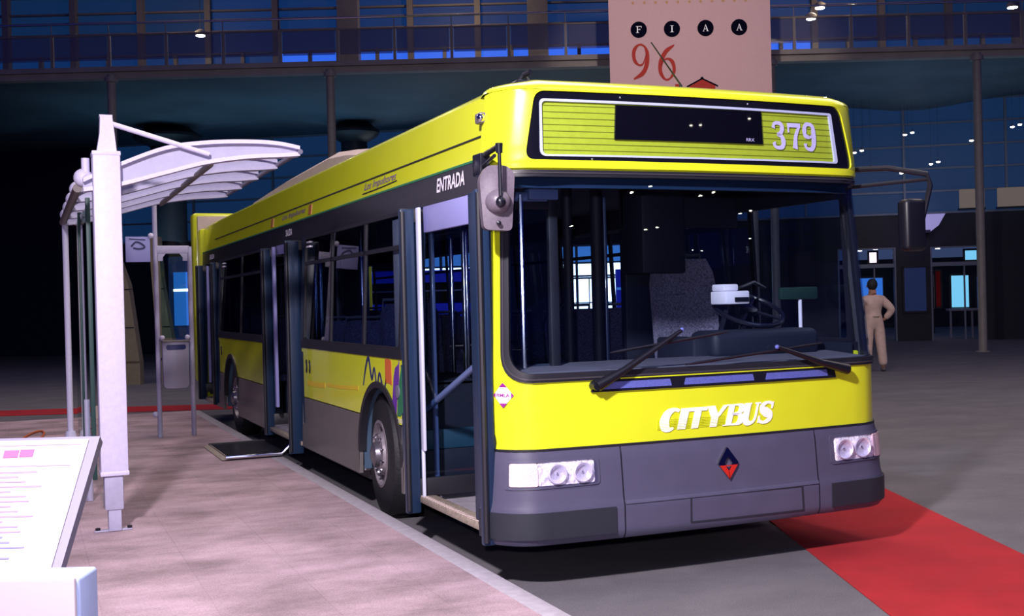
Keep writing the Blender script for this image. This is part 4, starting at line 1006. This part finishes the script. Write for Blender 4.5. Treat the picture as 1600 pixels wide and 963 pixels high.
q = MB(); q.bbox(1.84, 1.945, .612, .622, 1.515, 1.545, .003); q.build('slot', 'black', tm)
q = MB(); q.tube([(1.86, .72, 1.50), (1.80, .74, 1.3)], .02, 8); q.tube([(1.95, .74, 1.60), (2.1, .78, 1.64), (2.2, .8, 1.60)], .012, 6); q.build('stalk', 'black', tm)
q = MB(); q.tube([(2.33, .60, 1.18), (2.33, .60, 1.52)], .012, 8); q.build('cab_post', 'paper_white', B)
q = MB(); q.bbox(2.17, 2.46, .58, .62, 1.52, 1.60, .01); q.build('cab_monitor', 'monitor_green', B)
q = MB(); q.tube([(.26, .36, 1.16), (.26, .36, 2.15)], .014, 8); q.build('stanchion', 'chrome', B)
q = MB(); q.tube([(.52, .55, .4), (.52, .55, 2.2)], .016, 8); q.build('stanchion', 'beige_panel', B)
q = MB(); q.tube([(.14, .40, 2.14), (.42, .36, 2.14)], .028, 10); q.bbox(.30, .48, .32, .42, 2.12, 2.2, .01); q.build('door_motor', 'pole_blue', B)
# ---- mirrors
mr = empty('door_mirror', (-.10, -.02, 2.1)); mr.parent = B; mr.location = Vector((-.10, -.02, 2.1))-Vector(B.location)
MC = Vector((-.035, -.02, 0)); wx = HA*.5+Vector((.5, 0, 0)); wx.normalize(); wy = Vector((0, 0, 1)).cross(wx)
MMp = lambda u, v, o: Vector((MC.x, MC.y, 0))+wx*u+Vector((0, 0, v-.025))-wy*o
ml = rpoly([(-.078, 1.955), (.070, 1.945), (.092, 2.245), (.050, 2.285), (-.055, 2.285), (-.095, 2.22)], .028, 6, 4)
q = MB(); q.shell(ml, None, lambda u, v, o: MMp(u, v, o+.022*(1-min(1, math.hypot(u/.09, (v-2.1)/.17)))), .02, .075, 6); q.build('housing', 'mirror_back', mr)
q = MB(); q.shell(rpoly([(-.07, 1.965), (.06, 1.955), (.08, 2.24), (.045, 2.275), (-.05, 2.275), (-.085, 2.21)], .025, 6, 4), None, MMp, -.055, .004, 2); q.build('mirror_glass', 'chrome', mr)
q = MB(); q.sphere(MMp(-.002, 2.095, .03), .068, 20, (1, 1, .95)); q.build('bulge', 'mirror_back', mr)
q = MB(); bx = MMp(0, 2.10, .09); q.tube([tuple(MMp(0, 2.375, .085)), tuple(MMp(0, 2.12, .092))], .0105, 8); q.build('rod', 'black', mr)
q = MB(); q.sphere(MMp(0, 2.09, .085), .028, 10, (1, 1, 1.1)); q.build('clamp', 'black', mr)
q = MB(); q.lathe(MMp(-.003, 1.985, .03), -wy, [(.012, 0), (.012, .02), (.006, .024)], 10); q.build('knob', 'black', mr)
q = MB(); q.tube([tuple(MMp(0, 2.34, .085)), tuple(MMp(0, 2.39, .085))], [.018, .020], 10); q.tube([tuple(MMp(0, 2.375, .08)), (.0, .22, 2.35)], .016, 8); q.tube([tuple(MMp(-.02, 2.33, .06)), (.0, .30, 2.28)], .010, 8); q.bbox(-.03, .03, .22, .34, 2.24, 2.36, .008); q.build('bracket', 'black', mr)
mf = empty('driver_mirror', (2.9, 0, 2.0)); mf.parent = B; mf.location = Vector((2.9, 0, 2.0))-Vector(B.location)
q = MB(); q.tube([(2.50, .30, 2.33), (2.62, .08, 2.32), (2.80, -.06, 2.27), (2.815, -.07, 2.20), (2.76, -.06, 2.0)], .017, 8); q.tube([(2.50, .32, 2.22), (2.66, .06, 2.23), (2.80, -.06, 2.24)], .012, 8); q.build('arm', 'wiper_black', mf)
q = MB(); q.bbox(2.62, 2.78, -.08, .01, 1.80, 2.12, .03, 3); q.build('housing', 'wiper_black', mf)
q = MB(); q.box(2.635, 2.765, .008, .016, 1.82, 2.10); q.build('mirror_glass', 'chrome', mf)
# ---- folding ramp let down from the middle door on to the platform
rp = empty('access_ramp', (-.3, 5.9, .15)); rp.parent = B; rp.location = Vector((-.3, 5.9, .15))-Vector(B.location)
q = MB(); RP = ID
q = MB(RP); q.box(-.60, -.03, 5.33, 6.52, .150, .166); q.build('ramp_plate', 'black', rp)
q = MB(RP); q.tube([(-.62, 5.31, .172), (-.10, 5.31, .172), (-.01, 5.30, .26)], .016, 8); q.build('edge_rail', 'chrome', rp)
q = MB(RP)
q.prism([(-.65, .148), (-.585, .148), (-.585, .168)], lambda u, v, o: Vector((u, o, v)), 5.33, 6.52)
q.build('ramp_lip', 'sill', rp)
q = MB(RP); q.tube([(-.6, 6.53, .168), (-.03, 6.53, .168)], .010, 8); q.build('edge_rail', 'rubber', rp)

# ================================================================== SHELTER
PX, PY, PZ = -1.79, 2.32, .14
sh = empty('bus_shelter', (PX, PY, PZ), label='white metal bus shelter with curved ribbed canopy standing on the platform', category='bus shelter')
def tapered_box(mb, secs):           # (x0,x1,y0,y1,z)
    vs = []; fs = []
    for x0, x1, y0, y1, z in secs: vs += [(x0, y0, z), (x1, y0, z), (x1, y1, z), (x0, y1, z)]
    for i in range(len(secs)-1):
        for k in range(4): fs.append((i*4+k, i*4+(k+1) % 4, (i+1)*4+(k+1) % 4, (i+1)*4+k))
    fs += [(3, 2, 1, 0), tuple(len(vs)-4+k for k in range(4))]; mb.add(vs, fs); return mb
q = MB(); q.bbox(PX-.085, PX+.085, PY-.06, PY+.10, .50, 2.58, .012); po = q.build('main_post', 'shelter', sh)
q = MB(); q.bbox(PX-.088, PX+.088, PY-.063, PY+.103, 2.555, 2.585, .006); q.bbox(PX-.088, PX+.088, PY-.063, PY+.103, .50, .53, .006); q.build('band', 'shelter', po)
q = MB(); tapered_box(q, [(PX-.055, PX+.065, PY-.04, PY+.08, 2.585), (PX-.035, PX+.055, PY-.035, PY+.07, 2.70), (PX-.030, PX+.045, PY-.03, PY+.06, 2.80), (PX-.034, PX+.045, PY-.03, PY+.06, 2.82)]); q.build('finial', 'shelter', po)
q = MB(); q.bbox(PX-.065, PX+.050, PY-.045, PY+.08, .28, .51, .008); q.build('foot_sleeve', 'shelter_grey', po)
q = MB(); q.bbox(PX-.045, PX+.035, PY-.035, PY+.06, .142, .29, .006); q.bbox(PX-.13, PX+.10, PY-.02, PY+.03, .141, .150, .003); q.build('foot', 'shelter_grey', po)
for d in (-.11, .085):
    q = MB(); q.lathe((PX+d, PY+.005, .15), (0, 0, 1), [(.016, 0), (.016, .015)], 8); q.build('anchor_bolt', 'black', po)
# canopy ribs
def rib(y, i):
    prof_ = [(-1.93, 2.40), (-1.72, 2.50), (-1.42, 2.62), (-1.15, 2.665), (-.88, 2.680), (-.68, 2.674), (-.53, 2.648)]
    und = [(-1.93, 2.34), (-1.72, 2.375), (-1.42, 2.46), (-1.15, 2.535), (-.88, 2.578), (-.68, 2.592), (-.53, 2.606)]
    def sm(P, n=5):
        out = []
        for k in range(len(P)-1):
            p0, p1, p2, p3 = [Vector(P[max(0, min(len(P)-1, k+d))]) for d in (-1, 0, 1, 2)]
            for j in range(n):
                t = j/n; out.append(.5*((2*p1)+(p2-p0)*t+(2*p0-5*p1+4*p2-p3)*t*t+(3*p1-p0-3*p2+p3)*t**3))
        out.append(Vector(P[-1])); return out
    T, U = sm(prof_), sm(und); e = empty('canopy_rib', (PX, y, 2.5)); e.parent = sh; e.location = Vector((PX, y, 2.5))-Vector(sh.location)
    q = MB(); n = len(T)
    vs = [(p.x, y-.008, p.y) for p in T]+[(p.x, y-.008, p.y) for p in U]+[(p.x, y+.008, p.y) for p in T]+[(p.x, y+.008, p.y) for p in U]
    fs = []
    for k in range(n-1): fs += [(k, k+1, n+k+1, n+k), (2*n+k, 3*n+k, 3*n+k+1, 2*n+k+1)]
    fs += [(0, n, 3*n, 2*n), (n-1, 3*n-1, 4*n-1, 2*n-1)]
    q.add(vs, fs); q.build('web', 'shelter_grey', e)
    for nm, L in (('top_flange', T), ('bottom_flange', U)):
        q = MB(); vs = []; fs = []
        for p in L: vs += [(p.x, y-.05, p.y-.013), (p.x, y+.05, p.y-.013), (p.x, y+.05, p.y+.013), (p.x, y-.05, p.y+.013)]
        for k in range(n-1):
            for j in range(4): fs.append((k*4+j, k*4+(j+1) % 4, (k+1)*4+(j+1) % 4, (k+1)*4+j))
        fs += [(0, 1, 2, 3), tuple(len(vs)-4+j for j in range(4))]
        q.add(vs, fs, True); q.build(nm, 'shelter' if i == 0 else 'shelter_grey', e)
    q = MB(); q.sphere((-1.925, y+.06, 2.425), .060, 16); q.tube([(-1.925, y+.06, 2.425), (-1.90, y, 2.41)], .03, 10); q.build('end_ball', 'shelter', e)
    if i == 0:
        q = MB(); q.tube([(-1.91, y+.04, 2.44), (-1.91, y+.04, 2.55)], .026, 12); q.build('stub', 'shelter', e)
YS = [2.36, 3.12, 3.88, 4.64, 5.40]
for i, y in enumerate(YS): rib(y, i)
q = MB(); q.tube([(-.53, 2.30, 2.62), (-.53, 5.46, 2.62)], .018, 10); q.build('eave_tube', 'frame_grey', sh)
q = MB(); q.tube([(-1.12, 2.40, 2.53), (-1.12, 5.44, 2.53)], .022, 8); q.build('purlin', 'tie_brown', sh)
q = MB(); q.tube([(-1.96, 2.42, 2.36), (-1.96, 5.5, 2.36)], .03, 10); q.build('rear_tube', 'tie_brown', sh)
q = MB(); q.tube([(PX+.03, PY, 2.77), (-1.14, PY-.01, 2.585)], .017, 10); q.build('tie_rod', 'shelter', sh)
# rear uprights and glass
q = MB(); q.tube([(-1.945, 5.42, .45), (-1.945, 5.42, 2.36)], .026, 12); q.lathe((-1.945, 5.42, .142), (0, 0, 1), [(.15, 0), (.13, .02), (.07, .22), (.04, .36)], 16); q.build('rear_post', 'shelter', sh)
q = MB(); q.tube([(-1.88, 3.65, .142), (-1.88, 3.65, .9)], .026, 10); q.build('stub_leg', 'shelter_grey', sh)
q = MB(); q.box(-1.885, -1.875, 2.9, 5.35, .42, 2.30); q.build('back_glass', 'shelter_glass', sh)
for y in (2.86, 4.1):
    q = MB(); q.bbox(-1.895, -1.865, y, y+.04, .40, 2.34, .004); q.build('glazing_post', 'teal_dark', sh)
# end frame with the bin
ef = empty('bin_frame', (-.77, 7.75, .14), label='tall narrow lilac frame with a litter bin and a small sign, standing beyond the shelter', category='bin frame')
q = MB(); q.tube([(-.945, 7.75, .142), (-.945, 7.75, 2.80)], .027, 10); q.build('leg', 'shelter_grey', ef)
q = MB(); q.tube([(-.580, 7.75, .142), (-.580, 7.75, 2.26)], .027, 10); q.build('leg', 'shelter_grey', ef)
q = MB(); q.bbox(-.945, -.58, 7.73, 7.77, 2.18, 2.27, .012)
q.prism([(-.92, 2.19), (-.92, 2.10), (-.87, 2.10), (-.87, 2.14), (-.83, 2.19)], lambda u, v, o: Vector((u, o, v)), 7.735, 7.765); q.prism([(-.605, 2.19), (-.605, 2.10), (-.655, 2.10), (-.655, 2.14), (-.695, 2.19)], lambda u, v, o: Vector((u, o, v)), 7.735, 7.765); q.build('crossbar', 'shelter_grey', ef)
q = MB(); q.box(-.90, -.63, 7.748, 7.754, 1.24, 2.18); q.build('pane', 'shelter_glass', ef)
for x in (-.90, -.63):
    q = MB(); q.sphere((x, 7.72, 1.245), .030, 12); q.build('clip', 'shelter', ef)
for z in (2.38, .40):
    q = MB(); q.sphere((-.99, 7.74, z), .032, 12); q.tube([(-.99, 7.74, z), (-.945, 7.75, z)], .015, 8); q.build('clip', 'shelter', ef)
bn_ = empty('litter_bin', (-.77, 7.68, .62)); bn_.parent = ef; bn_.location = Vector((-.77, 7.68, .62))-Vector(ef.location)
q = MB(); ol = rpoly([(-.905, .69), (-.635, .69), (-.63, 1.205), (-.91, 1.205)], [.05, .05, .012, .012], 10, 5)
q.shell(ol, None, lambda u, v, o: Vector((u, 7.63-.05*math.cos((u+.77)/.14*1.2)-o, v)), 0, .12, 6); q.build('body', 'bin', bn_)
q = MB(); q.shell(rpoly([(-.875, 1.115), (-.665, 1.115), (-.665, 1.17), (-.875, 1.17)], .025, 6, 5), None, lambda u, v, o: Vector((u, 7.63-.05*math.cos((u+.77)/.14*1.2)-o, v)), .004, .006, 3); q.build('slot', 'navy_print', bn_)
q = MB(); q.bbox(-.915, -.625, 7.57, 7.74, 1.200, 1.218, .006); q.build('rim', 'tie_brown', bn_)
pn = MB(); pn.bbox(-1.26, -1.00, 7.73, 7.75, 2.09, 2.37, .006); pn = pn.build('stop_sign', 'lintel', ef)
q = MB(); q.ribbon([(-1.20, 2.26), (-1.15, 2.31), (-1.09, 2.29), (-1.06, 2.25), (-1.12, 2.235), (-1.18, 2.245)], .02, lambda u, v, o: Vector((u, 7.728-o, v)), .002, .002, 4); q.ribbon([(-1.22, 2.345), (-1.05, 2.335)], .012, lambda u, v, o: Vector((u, 7.728-o, v)), .002, .002, 2); q.build('emblem', 'navy_print', pn)

# ================================================================== INFORMATION LECTERN, bottom left
lec = empty('information_lectern', HP(-1.45, 3.1, .14), label='tilted white information board on a pale box base at the bottom left', category='information board')
# board corners in hall axes: right edge leans away
pbr = Vector((-1.215, 3.0)); 
B00 = HP(-1.80, 3.02, .865); B10 = HP(-1.262, 3.02, .865); B11 = HP(-1.272, 3.35, 1.185); B01 = HP(-1.90, 3.35, 1.185)
def bq(u, v): return B00*(1-u)*(1-v)+B10*u*(1-v)+B11*u*v+B01*(1-u)*v
bn3 = (B10-B00).cross(B01-B00).normalized()
BQ = lambda u, v, o: bq(u, v)+bn3*o
if bn3.dot(CAM-B00) < 0: BQ = lambda u, v, o: bq(u, v)-bn3*o
q = MB(); q.prism([(-.01, -.01), (1.0, -.01), (1.0, 1.0), (-.01, 1.0)], BQ, .0, -.004); q.build('printed_sheet', 'board_white', lec)
q = MB(); q.prism([(-.03, -.02), (1.045, -.02), (1.045, 1.03), (-.03, 1.03)], BQ, -.005, -.035); q.build('frame', 'frame_grey', lec)
for (u0, u1, v0, v1, m) in [(.30, .52, .86, .92, 'pink_print'), (.62, .69, .86, .92, 'pink_print'), (.695, .76, .865, .925, 'pink_print'), (.45, .95, .79, .795, 'pale_print'), (.5, .97, .955, .96, 'pale_print')]:
    q = MB(); q.prism([(u0, v0), (u1, v0), (u1, v1), (u0, v1)], BQ, .0015, .0); q.build('print_block', m, lec)
for k in range(18):
    v = .74-.037*k; w = [.30, .22, .26, .34, .2, .28][k % 6]
    q = MB(); q.prism([(.46, v), (.5+w, v), (.5+w, v+.011), (.46, v+.011)], BQ, .0015, .0); q.build('print_line', 'pale_print' if k < 13 else 'blue_print', lec)
q = MB(HP); q.bbox(-2.2, -1.117, 2.85, 2.98, .141, .895, .01, 3); q.build('box_base', 'box_lilac', lec)
q = MB(HP); q.bbox(-2.2, -1.122, 2.835, 2.852, .141, .897, .006); q.build('front_cover', 'board_white', lec)

# ================================================================== small orange hoop lying on the platform, pale box by the post
q = MB(); c = Vector((-2.26, 8.4, .155)); q.tube([tuple(c+Vector((.10*math.cos(t)+.1*math.sin(t), .85*math.sin(t), .0))) for t in [2*PI*k/28 for k in range(29)]], .012, 8, cap=False)
tag(q.build('hoop', 'orange'), 'flat orange hoop lying on the platform at the left, beyond the information board', 'hoop')
q = MB(); tapered_box(q, [(-1.52, -1.18, 10.55, 10.8, .142), (-1.48, -1.38, 10.6, 10.75, .30)])
tag(q.build('door_wedge', 'cream'), 'small pale wedge on the platform just right of the main shelter post', 'wedge')

# ================================================================== PERSON in pale overalls, seen from behind
pb = HP(6.86, 22.3, 0)
person = empty('person', pb, label='person in pale overalls standing with hand on hip, seen from behind', category='person')
PM = lambda x, y, z: pb+HA*x+HB*y+Vector((0, 0, z))     # x right, y away from the camera
def skin_mesh(name, verts, edges, radii, m, parent, root=0, sub=2):
    me = bpy.data.meshes.new(name); me.from_pydata([tuple(PM(*v)-Vector(parent.location)) for v in verts], edges, []); me.update()
    o = bpy.data.objects.new(name, me); COL.objects.link(o); o.parent = parent
    s = o.modifiers.new('skin', 'SKIN'); me.skin_vertices or None
    if not me.skin_vertices:
        bm = bmesh.new(); bm.from_mesh(me); bm.verts.layers.skin.verify(); bm.to_mesh(me); bm.free()
    for i, r in enumerate(radii):
        sv = me.skin_vertices[0].data[i]; sv.radius = (r, r) if not isinstance(r, tuple) else r; sv.use_root = (i == root)
    s.use_smooth_shade = True
    u = o.modifiers.new('sub', 'SUBSURF'); u.levels = sub; u.render_levels = sub
    me.materials.append(MT[m]); return o
V = [(0, 0, .98), (0, 0, 1.12), (0, 0, 1.28), (0, 0, 1.42), (0, .01, 1.50), (0, .02, 1.58), (0, .02, 1.68), (0, .02, 1.76),
     (-.09, 0, .93), (-.12, -.01, .52), (-.13, 0, .10), (-.13, .10, .045),
     (.10, 0, .93), (.14, -.01, .52), (.19, .02, .10), (.20, .12, .045),
     (-.18, 0, 1.40), (-.27, .05, 1.14), (-.22, .22, 1.00), (-.20, .30, .97),
     (.18, 0, 1.40), (.38, -.02, 1.20), (.24, .04, 1.02), (.20, .06, 1.00)]
E_ = [(0, 1), (1, 2), (2, 3), (3, 4), (4, 5), (5, 6), (6, 7), (0, 8), (8, 9), (9, 10), (10, 11), (0, 12), (12, 13), (13, 14), (14, 15), (3, 16), (16, 17), (17, 18), (18, 19), (3, 20), (20, 21), (21, 22), (22, 23)]
Rd = [.13, .12, .145, .12, .055, .065, .085, .05, .095, .065, .045, .035, .095, .065, .045, .035, .06, .042, .032, .028, .06, .042, .032, .028]
body = skin_mesh('body', V, E_, Rd, 'skin', person)
Vo = V[:5]+V[8:11]+V[12:15]+V[16:19]+V[20:23]
Eo = [(0, 1), (1, 2), (2, 3), (3, 4), (0, 5), (5, 6), (6, 7), (0, 8), (8, 9), (9, 10), (3, 11), (11, 12), (12, 13), (3, 14), (14, 15), (15, 16)]
Ro = [(.185, .15), (.16, .14), (.205, .155), (.17, .13), (.065, .065), .13, .10, .085, .13, .10, .088, .095, .082, .056, .095, .09, .056]
skin_mesh('overalls', Vo, Eo, Ro, 'overalls', person)
q = MB(PM); q.tube([(0, 0, 1.055), (0, 0, 1.085)], .158, 20); q.build('belt_seam', 'beige_panel', person)
q = MB(PM); q.sphere((0, .005, 1.70), .105, 16, (.95, 1.05, 1.12)); q.build('hair', 'hair', person)
for sx in (-1, 1):
    q = MB(PM); q.sphere((sx*.097, .045, 1.665), .022, 8, (.5, .8, 1.2)); q.build('ear', 'skin', person)
for x, y in ((-.13, .06), (.20, .08)):
    q = MB(PM); q.sphere((x, y, .045), .055, 12, (.9, 2.1, .8)); q.build('shoe', 'shoe', person)
# fingers of the hand resting on the hip
for k in range(5):
    a = .03*k
    skin_mesh('finger', [(.215, .05, 1.005-.012*k), (.175-.01*(k % 2), .085, 1.0-.014*k), (.145, .105, .99-.015*k)], [(0, 1), (1, 2)], [.010, .009, .007], 'skin', person, sub=1)

# ================================================================== round ceiling spotlights over the near part of the hall (mirrored in the windscreen)
def spot_lamp(x, y, z, par=None):
    e = empty('ceiling_spotlight', (x, y, z), label='round ceiling spotlight high over the near end of the hall', category='light', group='ceiling spotlights over the near hall')
    q = MB(); q.lathe((x, y, z), (0, 0, 1), [(.13, 0), (.16, .03), (.16, .22), (.05, .26)], 16); q.build('housing', 'column', e)
    q = MB(); q.lathe((x, y, z), (0, 0, 1), [(.02, -.02), (.12, -.01), (.12, .0)], 16); q.build('bulb', 'lamp_glow', e); return e
q = MB(); q.box(-12, 45, -45, -16, 8.85, 9.1); structure(q.build('ceiling', 'soffit'))
e0 = None
for (x, y, z) in [(17.6, -25, 8.6), (18.2, -24.4, 8.6), (13.8, -24.4, 8.6), (13.0, -25.3, 8.6), (22, -26.8, 8.6), (22.5, -26.2, 8.6), (16.6, -31, 8.6), (17.2, -30.4, 8.6), (22.7, -35, 8.6), (23.4, -34.6, 8.6), (26, -31, 8.6), (20.0, -20, 8.6), (11.0, -30, 8.6)]:
    if e0 is None: e0 = spot_lamp(x, y, z)
    else:
        c = e0.copy(); COL.objects.link(c); c.location = (x, y, z)
        for k in list(e0.children):
            d = k.copy(); COL.objects.link(d); d.parent = c
# glowing discs on rods imitating paired lamp reflections in the right glazing
reflection_rods = []; gl0 = None; pairs = [(11.6, 6.2, 34.2), (13.5, 5.95, 34.0), (14.55, 6.27, 33.6), (12.5, 5.35, 34.6), (10.4, 5.2, 34.4), (10.2, 5.75, 34.6), (11.6, 5.1, 34.6)]
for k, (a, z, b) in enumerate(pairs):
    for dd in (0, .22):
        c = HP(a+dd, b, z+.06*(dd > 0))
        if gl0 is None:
            gl0 = empty('lamp_reflection', c, label='tiny glowing disc, one of a pair imitating lamp reflections in the blue glazing on the right', category='light', group='paired lamp reflections before the right glazing')
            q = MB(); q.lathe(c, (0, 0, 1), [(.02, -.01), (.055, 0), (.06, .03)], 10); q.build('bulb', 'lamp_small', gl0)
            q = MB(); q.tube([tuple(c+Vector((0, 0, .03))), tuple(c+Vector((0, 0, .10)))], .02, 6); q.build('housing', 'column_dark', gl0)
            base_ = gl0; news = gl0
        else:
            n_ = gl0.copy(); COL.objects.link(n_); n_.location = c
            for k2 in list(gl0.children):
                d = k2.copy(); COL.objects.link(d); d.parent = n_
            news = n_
        q = MB(); q.tube([tuple(c+Vector((0, 0, .10))), (c.x, c.y, 7.46)], .004, 4); reflection_rods.append((q, news))
for q, n_ in reflection_rods: q.build('rod', 'column_dark', n_)
